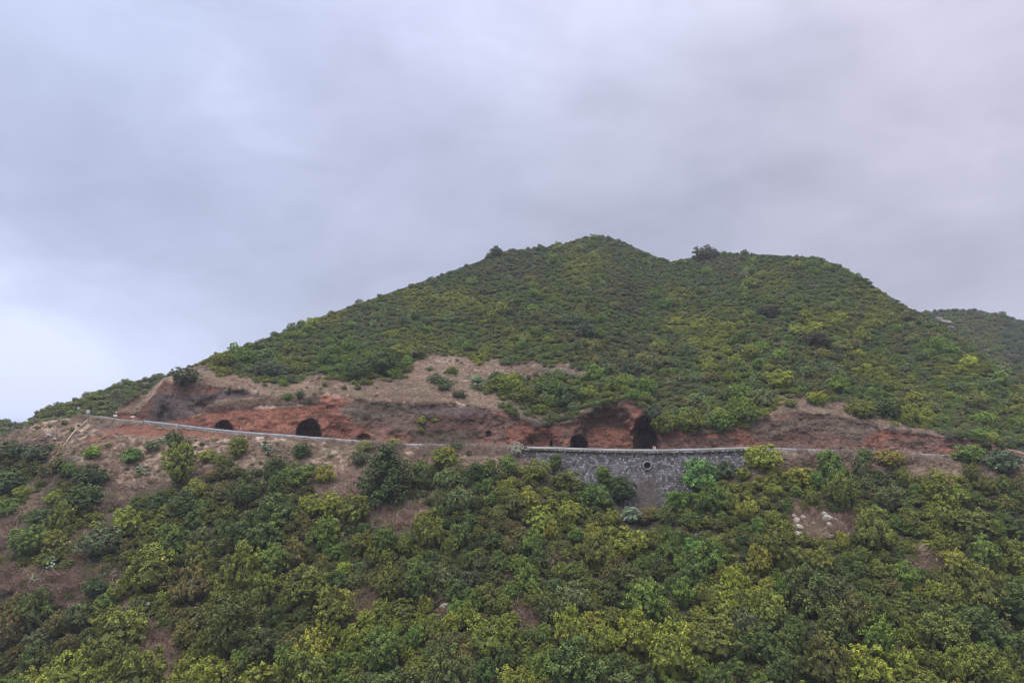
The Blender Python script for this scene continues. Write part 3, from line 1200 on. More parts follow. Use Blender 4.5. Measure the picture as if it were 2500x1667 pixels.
def cone_crown(name, seed, layers=8, height=2.5, leaves=6500, size=0.045):
    """pine: layered boughs with tufts turned up at the ends"""
    r = np.random.default_rng(seed)
    Cc, Nn, sz, br, yg = [], [], [], [], []
    for L in range(layers):
        t = L / (layers - 1)
        z = height * (0.12 + 0.80 * t)
        R = (1 - 0.72 * t ** 2.4) * (0.78 + 0.5 * t * (1 - t) + 0.22) * r.uniform(0.9, 1.05)
        nb = max(5, int(11 * R))
        for k in range(nb):
            w = 2 * math.pi * (k + r.random()) / nb
            L_ = R * r.uniform(0.72, 1.05)
            n = int(leaves / (layers * 8.5) * (0.5 + L_))
            q = r.random(n) ** 0.6
            rad = 0.17 * (0.6 + 0.7 * q)
            d = r.normal(size=(n, 3))
            d /= np.linalg.norm(d, axis=1, keepdims=True)
            c_ = np.stack([np.cos(w) * L_ * q, np.sin(w) * L_ * q, z + 0.12 * q ** 2 - 0.10 * q + 0 * q], 1)
            p = c_ + d * rad[:, None] * np.array([1, 1, 0.75])
            Cc.append(p)
            Nn.append(d + np.array([np.cos(w) * .3, np.sin(w) * .3, 0.7]) + r.normal(size=(n, 3)) * 0.5)
            sz.append(size * r.uniform(0.6, 1.3, n))
            br.append(r.uniform(0.6, 1.35, n) * r.uniform(0.85, 1.15))
            yg.append(np.clip(q * r.random(n) * 0.5, 0, 1))
    n = 160
    z = r.random(n)
    w = r.random(n) * 6.28
    Cc.append(np.stack([np.cos(w) * 0.55 * (1 - z * .8), np.sin(w) * 0.55 * (1 - z * .8), height * (0.12 + 0.8 * z)], 1))
    Nn.append(np.stack([np.cos(w), np.sin(w), 0 * w + .3], 1))
    sz.append(np.full(n, 0.14))
    br.append(np.full(n, 0.6))
    yg.append(np.zeros(n))
    return plant_mesh(name, np.concatenate(Cc), np.concatenate(Nn), np.concatenate(sz), np.concatenate(br), np.concatenate(yg), M['leaf'])


def trunk_mesh(name, seed, height=1.0, r0=0.07, limbs=5):
    r = random.Random(seed)
    mb = MB()
    lean = (r.uniform(-.15, .15), r.uniform(-.15, .15))
    spine = [(0, 0, -0.25), (lean[0] * .3, lean[1] * .3, height * .3), (lean[0], lean[1], height * .62), (lean[0] * 1.2, lean[1] * 1.3, height)]
    mb.tube(spine, [r0, r0 * .8, r0 * .55, r0 * .2], 6)
    for k in range(limbs):
        w = 6.28 * (k + r.random() * .6) / limbs
        z0 = height * r.uniform(0.15, 0.55)
        L = r.uniform(0.45, 0.75)
        mb.tube([(lean[0] * z0, lean[1] * z0, z0), (math.cos(w) * L * .5, math.sin(w) * L * .5, z0 + 0.20), (math.cos(w) * L, math.sin(w) * L, z0 + 0.42)],
                [r0 * .5, r0 * .35, r0 * .12], 5)
    return mb.mesh(name, M['bark'], True)


def twig_mesh(name, seed, n=90, length=1.0, width=0.012, curl=0.35, up=0.5, mat=None, base=0.25, segs=3):
    """bare or dry brush: many thin arching stalks from a common foot"""
    r = np.random.default_rng(seed)
    V, Fc, lf = [], [], []
    for k in range(n):
        d = r.normal(size=3)
        d[2] = abs(d[2]) * up + 0.25
        d /= np.linalg.norm(d)
        p = np.array([r.normal() * base, r.normal() * base, 0.0])
        side = np.cross(d, r.normal(size=3))
        side /= np.linalg.norm(side)
        L = length * r.uniform(0.5, 1.1)
        w = width * r.uniform(0.7, 1.5)
        b0 = len(V)
        for s in range(segs + 1):
            ww = w * (1 - 0.75 * s / segs)
            V += [p - side * ww, p + side * ww]
            p = p + d * L / segs
            d = d + r.normal(size=3) * curl * 0.5
            d[2] -= 0.10 * curl
            d /= np.linalg.norm(d)
        bb = r.uniform(0.6, 1.35)
        lf += [[bb, 0, 0]] * (2 * (segs + 1))
        for s in range(segs):
            i = b0 + 2 * s
            Fc.append([i, i + 1, i + 3, i + 2])
    me = mesh_from(name, np.array(V), np.array(Fc), False, mat or M['straw'])
    point_attr(me, 'leaf', 'FLOAT_VECTOR', lf)
    return me


def cactus_mesh(name, seed, n=70):
    """prickly pear: flat oval pads budding from one another"""
    r = np.random.default_rng(seed)
    V, Fc, lf = [], [], []
    pads = [(np.array([r.normal() * .35, r.normal() * .35, 0.0]), np.array([0, 0, 1.0])) for _ in range(10)]
    k = 0
    while k < n:
        p, d = pads[int(r.integers(len(pads)))]
        d = d + r.normal(size=3) * 0.6
        d[2] = abs(d[2])
        d /= np.linalg.norm(d)
        L = r.uniform(0.16, 0.26)
        side = np.cross(d, r.normal(size=3))
        side /= np.linalg.norm(side)
        nn = np.cross(d, side)
        c_ = p + d * L * 0.9
        if np.linalg.norm(c_[:2]) > 1.0 or c_[2] > 1.1:
            k += 1
            continue
        b0 = len(V)
        m_ = 8
        for q in range(m_):
            w = 2 * math.pi * q / m_
            V.append(c_ + d * math.cos(w) * L + side * math.sin(w) * L * 0.68)
        V += [c_ + nn * 0.03, c_ - nn * 0.03]
        for q in range(m_):
            Fc.append([b0 + q, b0 + (q + 1) % m_, b0 + m_])
            Fc.append([b0 + (q + 1) % m_, b0 + q, b0 + m_ + 1])
        lf += [[r.uniform(0.7, 1.3), 0, 0]] * (m_ + 2)
        pads.append((c_ + d * L * 0.9, d))
        k += 1
    me = mesh_from(name, np.array(V), np.array(Fc), False, M['cactus'])
    point_attr(me, 'leaf', 'FLOAT_VECTOR', lf)
    return me


CR = {  # crown meshes, unit radius
    'heath': [lobed_crown('heath_crown', 100 + i, nl=22, leaves=360, flat=0.95, lobe=(0.20, 0.32), puff=0.075, size=0.029, young=0.35) for i in range(6)],
    'laurel': [lobed_crown('laurel_crown', 200 + i, nl=19, leaves=330, flat=1.05, lobe=(0.22, 0.34), puff=0.09, size=0.033, young=0.2, up=0.6) for i in range(5)],
    'airy': [lobed_crown('airy_crown', 300 + i, nl=26, leaves=250, flat=0.95, lobe=(0.15, 0.26), puff=0.065, size=0.027, spread=0.74, young=0.5) for i in range(4)],
    'tall': [lobed_crown('tall_crown', 400 + i, nl=24, leaves=300, flat=1.6, lobe=(0.23, 0.34), puff=0.09, size=0.034, spread=0.66, young=0.2) for i in range(3)],
    'pine': [cone_crown('pine_crown', 500 + i) for i in range(2)],
    'dwarf': [lobed_crown('shrub_crown', 600 + i, nl=11, leaves=75, flat=0.85, lobe=(0.28, 0.42), puff=0.13, size=0.075, spread=0.6, young=0.35) for i in range(6)],
}
TR = {k: [trunk_mesh('trunk', 10 + i, 1.9 if k in ('tall', 'pine') else 1.05) for i in range(2)] for k in CR}
DRY = [twig_mesh('dry_brush_stalks', 700 + i, 150, 1.0, 0.020, 0.7, 0.7) for i in range(4)]
GRASS = [twig_mesh('dry_grass_tuft', 720 + i, 60, 1.0, 0.035, 0.35, 1.6, base=0.4, segs=2) for i in range(5)]
CACT = [cactus_mesh('prickly_pear_pads', 740 + i) for i in range(3)]
TOPH = {'heath': 1.0, 'laurel': 1.1, 'airy': 1.0, 'tall': 1.9, 'pine': 2.4, 'dwarf': 0.85}   # centre-to-foot heights come from these

TINT = {
    'olive': (0.110, 0.132, 0.022), 'green': (0.082, 0.134, 0.024), 'dark green': (0.050, 0.078, 0.022),
    'yellow green': (0.168, 0.190, 0.026), 'brown tinged': (0.112, 0.100, 0.036), 'grey green': (0.088, 0.112, 0.050),
    'bright green': (0.130, 0.215, 0.030), 'golden': (0.20, 0.165, 0.030), 'bluish': (0.062, 0.086, 0.043),
}
VEG_GAIN = 1.30


def make_tree(kind, u, v, rpx, tint, surf, name, label, cat, group=None, squash=1.0, hscale=1.0):
    """crown centre seen at (u, v), crown radius rpx photo pixels; foot found on the ground sheet"""
    Y0 = float(surf(u, v))
    R = rpx * Y0 / F
    h = {'tall': 1.9, 'pine': 2.45}.get(kind, 1.15) * R * hscale
    vb_ = v + 0.52 * h * F / Y0
    Yg = float(surf(u, vb_))
    R = rpx * Yg / F
    p = P(u, vb_, Yg)
    t = empty(name, (float(p[0]), float(p[1]), float(p[2]) - 0.15 * R), random.uniform(0, 6.28))
    tag(t, label, cat, group)
    cme = random.choice(CR[kind])
    co = bpy.data.objects.new('crown', cme)
    co.scale = (R * random.uniform(.92, 1.08), R * random.uniform(.92, 1.08), R * hscale * random.uniform(.92, 1.1))
    j = random.uniform(0.84, 1.18)
    co['tint'] = [c_ * j * random.uniform(0.93, 1.07) * VEG_GAIN for c_ in tint]
    link(co, t)
    to = bpy.data.objects.new('trunk', random.choice(TR[kind]))
    to.scale = (R, R, R * hscale)
    link(to, t)
    return t


# --- hand placed plants of the near slope: kind, u, v, radius px, tint, label, name, category
def sf(u, v):
    return D_front(u, np.maximum(v, front_crest(np.asarray(u, float))[0] + 1))


def sh(u, v):
    return D_hill(u, v, False)


FT = [
    ('laurel', 226, 1106, 24, 'bright green', 'bright lime green shrub alone in the dry grass under the pipe', 'leafy_shrub', 'shrub', 0.9),
    ('laurel', 322, 1117, 30, 'green', 'rounded fresh green shrub alone on the dry slope under the road', 'leafy_shrub', 'shrub', 0.85),
    ('tall', 438, 1140, 44, 'olive', 'tall egg shaped juniper tree standing alone on the dry slope', 'juniper_tree', 'tree', 1.2),
    ('heath', 424, 1078, 30, 'dark green', 'dark leaning bush beside pale cactus right under the road', 'heath_bush', 'bush', 1.0),
    ('heath', 373, 1088, 27, 'grey green', 'grey green bush mixed with cactus on the dry slope', 'heath_bush', 'bush', 0.8),
    ('airy', 505, 1112, 30, 'yellow green', 'yellow green shrub between the juniper and an upright olive tree', 'leafy_shrub', 'shrub', 0.8),
    ('tall', 582, 1094, 30, 'olive', 'upright olive tree touching the road line under the smallest cave', 'heath_tree', 'tree', 0.85),
    ('heath', 540, 1125, 28, 'olive', 'low olive bush at the foot of the upright olive tree', 'heath_bush', 'bush', 0.8),
    ('tall', 735, 1102, 28, 'dark green', 'narrow dark tree below the widest cave mouth', 'heath_tree', 'tree', 0.65),
    ('laurel', 722, 1165, 46, 'green', 'full fresh green tree under the narrow dark tree', 'laurel_tree', 'tree', 1.0),
    ('heath', 792, 1160, 36, 'yellow green', 'yellow tipped tree right of the full fresh green tree', 'heath_tree', 'tree', 1.0),
    ('airy', 895, 1088, 32, 'yellow green', 'pale yellow shrub on the road edge behind the dark pine', 'leafy_shrub', 'shrub', 0.6),
    ('airy', 958, 1082, 26, 'yellow green', 'small pale yellow shrub above the top of the dark pine', 'leafy_shrub', 'shrub', 0.6),
    ('airy', 878, 1118, 30, 'grey green', 'greyish shrub left of the dark pine', 'leafy_shrub', 'shrub', 1.0),
    ('pine', 942, 1155, 66, 'dark green', 'dark layered pine tree on bare ground below the road', 'pine_tree', 'pine tree', 0.84),
    ('heath', 1085, 1122, 44, 'olive', 'olive bush with golden tips right of the dark pine', 'heath_bush', 'bush', 0.9),
    ('heath', 1095, 1100, 24, 'golden', 'golden topped shrub behind the olive bush near the road', 'heath_bush', 'bush', 0.7),
    ('airy', 1118, 1088, 24, 'grey green', 'pale grey green shrub at the road edge before the wall', 'leafy_shrub', 'shrub', 0.8),
    ('airy', 1262, 1098, 26, 'pale', 'silvery grey shrub at the left end of the stone wall', 'silver_shrub', 'shrub', 1.0),
    ('laurel', 806, 1113, 10, 'bright green', 'tiny lime green shrub in dry grass below the widest cave', 'leafy_shrub', 'shrub', 0.9),
    ('heath', 222, 1160, 52, 'dark green', 'wide dark bush below the bright lime shrub', 'heath_bush', 'bush', 0.8),
    ('heath', 168, 1150, 26, 'green', 'small dense green bush on the left edge of the wide dark bush', 'heath_bush', 'bush', 1.0),
    ('heath', 200, 1220, 62, 'dark green', 'large dark bush with a yellow green neighbour, left dry slope', 'heath_bush', 'bush', 0.8),
    ('airy', 136, 1212, 38, 'yellow green', 'yellow green bush leaning on the large dark bush', 'heath_bush', 'bush', 0.7),
    ('heath', 95, 1265, 42, 'dark green', 'dark bush below the yellow green bush at left', 'heath_bush', 'bush', 0.7),
    ('heath', 72, 1325, 62, 'green', 'big rounded bush at left between two strips of dry grass', 'heath_bush', 'bush', 0.85),
    ('heath', 22, 1172, 56, 'dark green', 'dark bush on the left picture edge above the dry strip', 'heath_bush', 'bush', 0.8),
    ('heath', 30, 1100, 46, 'dark green', 'dark green dome at the left edge under yellow scrub', 'heath_bush', 'bush', 0.75),
    ('heath', 92, 1104, 42, 'bluish', 'bluish dark bush left of the pale pipe', 'heath_bush', 'bush', 0.75),
    ('heath', 20, 1240, 42, 'green', 'green bush on the left edge just above the red soil', 'heath_bush', 'bush', 0.8),
    ('heath', 245, 1325, 66, 'grey green', 'broad greyish bush right of the cactus band', 'heath_bush', 'bush', 0.85),
    ('heath', 232, 1432, 40, 'dark green', 'dark bush alone in the lowest dry patch at left', 'heath_bush', 'bush', 0.8),
    ('pine', 388, 1222, 27, 'dark green', 'small dark pine below the juniper, left one of two', 'pine_tree', 'pine tree', 0.75),
    ('pine', 450, 1222, 38, 'dark green', 'dark spreading pine right below the juniper', 'pine_tree', 'pine tree', 0.65),
    ('tall', 1355, 1132, 25, 'green', 'slim green tree reaching the rail over the wall\'s left part', 'laurel_tree', 'tree', 0.75),
    ('tall', 1474, 1162, 27, 'green', 'slim tree standing in front of the wall left of the pipe', 'laurel_tree', 'tree', 0.85),
    ('laurel', 1515, 1200, 42, 'dark green', 'dark green tree against the wall just left below the pipe', 'laurel_tree', 'tree', 1.0),
    ('laurel', 1450, 1215, 44, 'green', 'green tree under the slim tree left of the pipe', 'laurel_tree', 'tree', 1.0),
    ('laurel', 1380, 1178, 42, 'olive', 'olive tree hiding the lower left part of the stone wall', 'laurel_tree', 'tree', 0.9),
    ('heath', 1310, 1150, 40, 'olive', 'olive tree below the left end of the stone wall', 'heath_tree', 'tree', 0.9),
    ('laurel', 1708, 1168, 58, 'bright mid', 'large fresh green tree covering the wall right of the pipe', 'laurel_tree', 'tree', 0.95),
    ('laurel', 1660, 1225, 46, 'green', 'green tree closing the gully right below the wall', 'laurel_tree', 'tree', 0.95),
    ('laurel', 1770, 1150, 34, 'bluish', 'bluish green tree between the large fresh tree and the dome', 'laurel_tree', 'tree', 0.95),
    ('heath', 1862, 1118, 56, 'yellow green', 'yellow green domed tree over the right end of the rail', 'heath_tree', 'tree', 0.85),
    ('airy', 1565, 1262, 34, 'brown tinged', 'brownish bush at the bottom tip of the stone wall', 'heath_bush', 'bush', 0.8),
    ('airy', 1595, 1255, 30, 'olive', 'small olive shrub in the gully under the wall tip', 'heath_bush', 'bush', 0.8),
    ('tall', 842, 1392, 24, 'lime', 'slender lime yellow tree standing out in the dark scrub', 'laurel_tree', 'tree', 0.75),
    ('laurel', 1540, 1258, 34, 'silver', 'silvery leaved tree just below the wall, left of its tip', 'silver_tree', 'tree', 0.8),
    ('laurel', 1695, 1335, 34, 'emerald', 'small vivid green crown amid the trees below the wall', 'laurel_tree', 'tree', 0.9),
    ('heath', 1530, 1330, 66, 'yellow green', 'wide light yellow green tree below the wall tip', 'laurel_tree', 'tree', 0.9),
    ('laurel', 2110, 1115, 24, 'green', 'small green tree in the dry strip right of the dome', 'laurel_tree', 'tree', 0.9),
    ('heath', 2170, 1118, 44, 'golden', 'golden yellow bush at the road edge on the right', 'heath_bush', 'bush', 0.8),
    ('laurel', 2365, 1110, 50, 'green', 'full green tree hiding the road near the right edge', 'laurel_tree', 'tree', 0.75),
    ('laurel', 2450, 1130, 52, 'bluish', 'bluish dark tree at the right edge below the road', 'laurel_tree', 'tree', 0.75),
    ('laurel', 1945, 1165, 44, 'yellow green', 'yellow green tree right below the domed tree', 'laurel_tree', 'tree', 0.85),
]
TINT.update({'pale': (0.20, 0.21, 0.175), 'bright mid': (0.078, 0.150, 0.036), 'lime': (0.22, 0.28, 0.04),
             'silver': (0.11, 0.145, 0.105), 'emerald': (0.080, 0.165, 0.030)})
placed = []
for kind, u, v, r, tn, lab, nm, cat, hs in FT:
    make_tree(kind, u, v, r, TINT[tn], sf, nm, lab, cat, hscale=hs)
    placed.append((u, v, r))

HT = [
    ('heath', 453, 918, 44, 'bluish', 'round bush alone on the crest of the left cutting', 'heath_bush', 'bush', 0.85),
    ('heath', 655, 902, 48, 'bluish', 'broad dusky bush over dry grass left of the leafy clump', 'heath_bush', 'bush', 0.75),
    ('heath', 600, 872, 44, 'green', 'green bush behind the broad dusky bush on the lower hill', 'heath_bush', 'bush', 0.8),
    ('heath', 545, 880, 38, 'olive', 'olive bush at the left end of the scrub edge', 'heath_bush', 'bush', 0.8),
    ('heath', 870, 905, 50, 'dark green', 'large dark bush overhanging the dry terrace', 'heath_bush', 'bush', 0.8),
    ('heath', 940, 890, 52, 'dark green', 'large dark bush at the right end of the terrace scrub', 'heath_bush', 'bush', 0.85),
    ('laurel', 800, 878, 30, 'green', 'fresher green bush left of the two large dark bushes', 'leafy_shrub', 'bush', 0.8),
    ('laurel', 704, 968, 17, 'green', 'small green shrub on the lip of the red bank', 'leafy_shrub', 'shrub', 0.9),
    ('laurel', 733, 964, 15, 'grey green', 'small grey green shrub right of its green twin on the bank', 'leafy_shrub', 'shrub', 0.9),
    ('laurel', 755, 979, 10, 'green', 'tiny green shrub on the red face above the widest cave', 'leafy_shrub', 'shrub', 0.9),
    ('laurel', 792, 940, 9, 'green', 'tiny upright shrub in the dry grass over the orange scar', 'leafy_shrub', 'shrub', 1.0),
    ('laurel', 768, 962, 7, 'yellow green', 'tiny yellow shrub beside the orange scar', 'leafy_shrub', 'shrub', 0.8),
    ('airy', 590, 980, 10, 'grey green', 'grey little shrub above the left hollows', 'leafy_shrub', 'shrub', 1.0),
    ('heath', 1085, 940, 30, 'grey green', 'grey green bush left of the pale cactus slope', 'heath_bush', 'bush', 0.85),
    ('heath', 1122, 962, 26, 'grey green', 'low grey bush just above the dark brown bank', 'heath_bush', 'bush', 0.7),
    ('heath', 1105, 905, 20, 'olive', 'small olive bush high on the terrace above the grey green one', 'heath_bush', 'bush', 0.8),
    ('airy', 1050, 900, 14, 'grey green', 'tiny grey green shrub at the top left of the terrace', 'leafy_shrub', 'shrub', 0.8),
    ('heath', 1065, 925, 24, 'grey green', 'grey green bush at the left end of the terrace bushes', 'heath_bush', 'bush', 0.85),
    ('airy', 1165, 925, 22, 'pale mid', 'pale green shrub in the dry terrace', 'silver_shrub', 'shrub', 0.7),
    ('heath', 1222, 938, 40, 'olive', 'olive bush in the middle of the terrace', 'heath_bush', 'bush', 0.85),
    ('laurel', 1212, 925, 20, 'bluish', 'blue green shrub crowning the olive terrace bush', 'leafy_shrub', 'shrub', 0.9),
    ('heath', 1275, 965, 42, 'olive', 'olive bush right of centre above the cave bank', 'heath_bush', 'bush', 0.8),
    ('heath', 1340, 945, 46, 'green', 'green bush above the square cave', 'heath_bush', 'bush', 0.85),
    ('heath', 1390, 970, 50, 'dark green', 'dark bush hanging over the square cave', 'heath_bush', 'bush', 0.85),
    ('heath', 1320, 1000, 30, 'olive', 'small olive bush on the lip left of the square cave', 'heath_bush', 'bush', 0.7),
    ('airy', 1030, 1026, 16, 'yellow green', 'yellow green plant growing on the brown bank face', 'leafy_shrub', 'shrub', 1.0),
    ('airy', 1062, 1024, 13, 'yellow green', 'thin yellow tuft right of the plant on the brown bank', 'leafy_shrub', 'shrub', 0.6),
    ('airy', 1028, 1048, 10, 'yellow green', 'lowest yellow tuft on the brown bank face', 'leafy_shrub', 'shrub', 0.9),
    ('heath', 1995, 972, 30, 'yellow green', 'flat topped yellow green bush over the right brown bank', 'heath_bush', 'bush', 0.9),
    ('heath', 1930, 985, 18, 'olive', 'small olive shrub left of the flat topped bush', 'heath_bush', 'bush', 1.0),
    ('heath', 2100, 1000, 40, 'olive', 'olive bush at the right end of the brown bank top', 'heath_bush', 'bush', 0.85),
    ('heath', 2165, 1000, 44, 'dark green', 'dark bush over the right end of the bank', 'heath_bush', 'bush', 0.85),
    ('heath', 1625, 1035, 40, 'olive', 'olive bush masking the right side of the tall hollow', 'heath_bush', 'bush', 1.1),
    ('laurel', 1598, 1010, 22, 'bluish', 'blue green shrub on the corner of the tall hollow', 'leafy_shrub', 'shrub', 1.1),
    ('heath', 1690, 1030, 46, 'olive', 'olive bush hanging low over the road right of the hollow', 'heath_bush', 'bush', 1.0),
    ('heath', 1760, 1030, 44, 'green', 'green bush hanging over the low red bank', 'heath_bush', 'bush', 0.9),
    ('heath', 1820, 1010, 44, 'green', 'green bush left of the right brown bank', 'heath_bush', 'bush', 0.9),
    ('laurel', 1724, 620, 35, 'ridge dark', 'round dark tree standing alone on the saddle skyline', 'laurel_tree', 'tree', 0.8),
    ('laurel', 1212, 617, 22, 'bluish', 'dark tree on the left skyline below the summit', 'laurel_tree', 'tree', 0.95),
    ('laurel', 1196, 628, 12, 'dark green', 'small dark tree left of the skyline tree', 'laurel_tree', 'tree', 0.95),
    ('airy', 1434, 703, 13, 'pale mid', 'lower left of two pale green plants high on the hill', 'pale_shrub', 'shrub', 0.7),
    ('airy', 1471, 689, 12, 'pale mid', 'upper right of two pale green plants high on the hill', 'pale_shrub', 'shrub', 0.5),
    ('tall', 1810, 830, 27, 'green', 'tall fresh green tree rising from the right side of the hill', 'laurel_tree', 'tree', 0.75),
    ('laurel', 1620, 745, 26, 'green', 'dark fresh green tree in the gully under the saddle', 'laurel_tree', 'tree', 0.9),
    ('laurel', 1990, 830, 46, 'brown dark', 'dark flat crowned tree on the right side of the hill', 'laurel_tree', 'tree', 0.6),
    ('laurel', 1880, 760, 36, 'brown dark', 'dusky tree on the right side of the hill, upper', 'laurel_tree', 'tree', 0.6),
    ('laurel', 1540, 905, 30, 'bluish', 'blue green tree above the tall hollow', 'laurel_tree', 'tree', 0.9),
    ('tall', 1275, 845, 18, 'bright mid', 'fresh green shrub on the scrub edge over the terrace', 'leafy_shrub', 'shrub', 0.8),
    ('laurel', 1430, 810, 36, 'bluish', 'wide bluish tree at the centre of the hill', 'laurel_tree', 'tree', 0.8),
]
TINT.update({'dry': (0.20, 0.165, 0.115), 'pale mid': (0.22, 0.29, 0.15), 'ridge dark': (0.060, 0.066, 0.042), 'brown dark': (0.052, 0.055, 0.036)})
placed_h = []
for kind, u, v, r, tn, lab, nm, cat, hs in HT:
    make_tree(kind, u, v, r, TINT[tn], sh, nm, lab, cat, hscale=hs)
    placed_h.append((u, v, r))

# --- automatic filling of the scrub: throw darts in order of size
COLS = [(-999, 170, 'by the left edge'), (170, 330, 'below the round sign'), (330, 500, 'below the lone juniper'),
        (500, 660, 'below the smallest cave'), (660, 850, 'below the widest cave'), (850, 1030, 'below the dark pine'),
        (1030, 1210, 'between pine and wall'), (1210, 1400, 'under the wall\'s left end'), (1400, 1520, 'left of the wall\'s tip'),
        (1520, 1640, 'straight below the pipe'), (1640, 1780, 'right of the wall\'s tip'), (1780, 1920, 'under the dome tree'),
        (1920, 2060, 'in line with the boulders'), (2060, 2200, 'right of the boulders'), (2200, 2350, 'below the golden bush'),
        (2350, 9999, 'by the right edge')]
TIERS = [(0, 1170, 'by the road'), (1170, 1260, 'high on the slope'), (1260, 1350, 'upper middle slope'),
         (1350, 1440, 'middle slope'), (1440, 1530, 'lower middle slope'), (1530, 1610, 'low on the slope'), (1610, 9999, 'at the bottom frame')]
HCOLS = [(-999, 700, 'left flank'), (700, 850, 'above the widest cave'), (850, 1000, 'over the dry terrace'), (1000, 1150, 'above the brown bank'),
         (1150, 1300, 'under the left shoulder'), (1300, 1420, 'above the square cave'), (1420, 1540, 'under the summit'), (1540, 1660, 'in the saddle gully'),
         (1660, 1780, 'below the skyline tree'), (1780, 1900, 'below the right shoulder'), (1900, 2050, 'over the right bank'),
         (2050, 2200, 'right flank'), (2200, 2350, 'far right flank'), (2350, 9999, 'by the right edge')]
HTIERS = [(0, 760, 'high up'), (760, 840, 'half way up'), (840, 900, 'on the lower hill'), (900, 960, 'by the hill foot'), (960, 9999, 'above the bank')]
ORD = ['leftmost', 'second from left', 'third from left', 'fourth from left', 'fifth from left', 'sixth from left', 'seventh from left', 'eighth from left',
       'ninth from left', 'tenth from left']


def region(cols, tiers, u, v):
    c_ = next(x[2] for x in cols if x[0] <= u < x[1])
    t_ = next(x[2] for x in tiers if x[0] <= v < x[1])
    return t_ + ', ' + c_


def darts(n, urange, vrange, ok, rfun, gap, seed, start=(), vs=1.0, clear=None):
    r = np.random.default_rng(seed)
    cell = 30.0
    grid = {}
    out_ = []

    def put(u, v, rr):
        grid.setdefault((int(u // cell), int(v // cell)), []).append((u, v, rr))
    for s in start:
        put(*s)
    U = r.uniform(*urange, n)
    V = r.uniform(*vrange, n)
    K = ok(U, V)
    Q = r.random(n)
    for u, v, k, q in zip(U, V, K, Q):
        if not k:
            continue
        rr = rfun(u, v, q)
        m_ = int((rr + 70) * gap // cell) + 1
        i, j = int(u // cell), int(v // cell)
        good = True
        for a in range(i - m_, i + m_ + 1):
            for b_ in range(j - m_, j + m_ + 1):
                for (x, y, w) in grid.get((a, b_), ()):
                    if (x - u) ** 2 + ((y - v) * vs) ** 2 < (gap * (rr + w) * 0.5) ** 2:
                        good = False
                        break
                if not good:
                    break
            if not good:
                break
        if good and not (clear is not None and clear(u, v, rr)):
            put(u, v, rr)
            out_.append((u, v, rr))
    return out_


def soften(name):
    # neighbours share a stand: pull each plant part way to the common olive
    k = random.uniform(0.1, 0.5)
    return np.array(TINT[name]) * (1 - k) + np.array((0.100, 0.125, 0.025)) * k


def front_ok(u, v):
    vcr, _ = front_crest(u)
    wf = np.where((u > 1300) & (u < 1830), np.interp(u, [1300, 1345, 1430, 1500, 1530, 1577, 1625, 1650, 1745, 1830],
                                                      [1150, 1168, 1182, 1215, 1265, 1285, 1262, 1230, 1190, 1150]), vcr + 34)
    edge = np.interp(u, [0, 150, 330, 480, 640, 900, 1100, 1250, 1320], [1060, 1115, 1160, 1150, 1128, 1165, 1118, 1130, 1135])
    return (v > np.maximum(wf, np.where(u < 1320, edge, 0))) & ~bare_front(u, v)


def front_clear(u, v, r):
    # keep whole crowns off the open patches, less strictly on the overgrown right
    k = .7 if u < 480 else (.4 if v < 1180 else .3)
    return ras(_rf, u - k * r, v) or ras(_rf, u + k * r, v) or ras(_rf, u, v - k * r) or ras(_rf, u, v + k * r)


def front_colour(u, v, q):
    """colour classes drift across the slope as in the photograph"""
    a = float(fbm(u / 170, v / 120, 3, 31))
    b_ = float(fbm(u / 130, v / 100, 3, 32))
    right = sstep(1300, 1700, u) * sstep(1150, 1500, v)
    x = a + 0.35 * (q - 0.5)
    x -= 0.10 * float(right)
    if b_ > 0.28 and u < 1500:
        return 'brown tinged'
    if x > 0.22:
        return 'yellow green'
    if x > 0.02:
        return 'olive' if q < 0.7 else 'green'
    if x > -0.16:
        return 'green' if (q < 0.45 + 0.3 * right) else ('olive' if q < 0.85 else 'brown tinged')
    return 'dark green' if q < 0.6 else ('bluish' if q < 0.72 else 'grey green')


def pick_kind(cn, q):
    if cn in ('green', 'dark green', 'bluish'):
        return 'laurel' if q < 0.6 else 'heath'
    return 'heath' if q < 0.7 else 'airy'


auto = darts(60000, (-120, 2620), (1100, 1760), front_ok, lambda u, v, q: (22 + 50 * q ** 1.6) * np.interp(v, [1100, 1700], [0.80, 1.28]), 1.2, 5,
             [(u, v, r * 0.9) for u, v, r in placed], clear=front_clear)
recs = []
for (u, v, r) in auto:
    q = random.random()
    cn = front_colour(u, v, q)
    kind = pick_kind(cn, random.random())
    recs.append([u, v, r, cn, kind])
recs.sort(key=lambda x: -x[2])
cnt = {'heath_tree': 0, 'laurel_tree': 0}
extra_front = []
one = []
for x in recs:
    nm = 'laurel_tree' if x[4] == 'laurel' else 'heath_tree'
    inview = -40 < x[0] < 2540 and x[1] < 1700
    if not inview or cnt[nm] >= 280:
        extra_front.append(x)
        continue
    cnt[nm] += 1
    one.append(x)
recs = one
n_auto = (len(recs), len(extra_front))


def label_all(recs, cols, tiers, nouns, kindmap, maxw=16):
    groups = {}
    for i, (u, v, r, cn, kind) in enumerate(recs):
        size = 'small' if r < np.percentile([x[2] for x in recs], 30) else ('large' if r > np.percentile([x[2] for x in recs], 75) else 'middling')
        groups.setdefault((region(cols, tiers, u, v), size, cn, kindmap[kind]), []).append(i)
    labs = [None] * len(recs)
    for (reg, size, cn, noun), ids in groups.items():
        ids.sort(key=lambda i: recs[i][0])
        for k, i in enumerate(ids):
            base_ = f"{size} {cn} {noun}, {reg}"
            if len(ids) > 1:
                base_ += ', ' + (ORD[k] if k < len(ORD) else 'rightmost')
            if len(base_.replace(',', ' ').split()) > 16:
                base_ = base_.replace(' slope,', ',').replace(' tinged', '').replace('second from left', 'second left')
            labs[i] = base_
    return labs


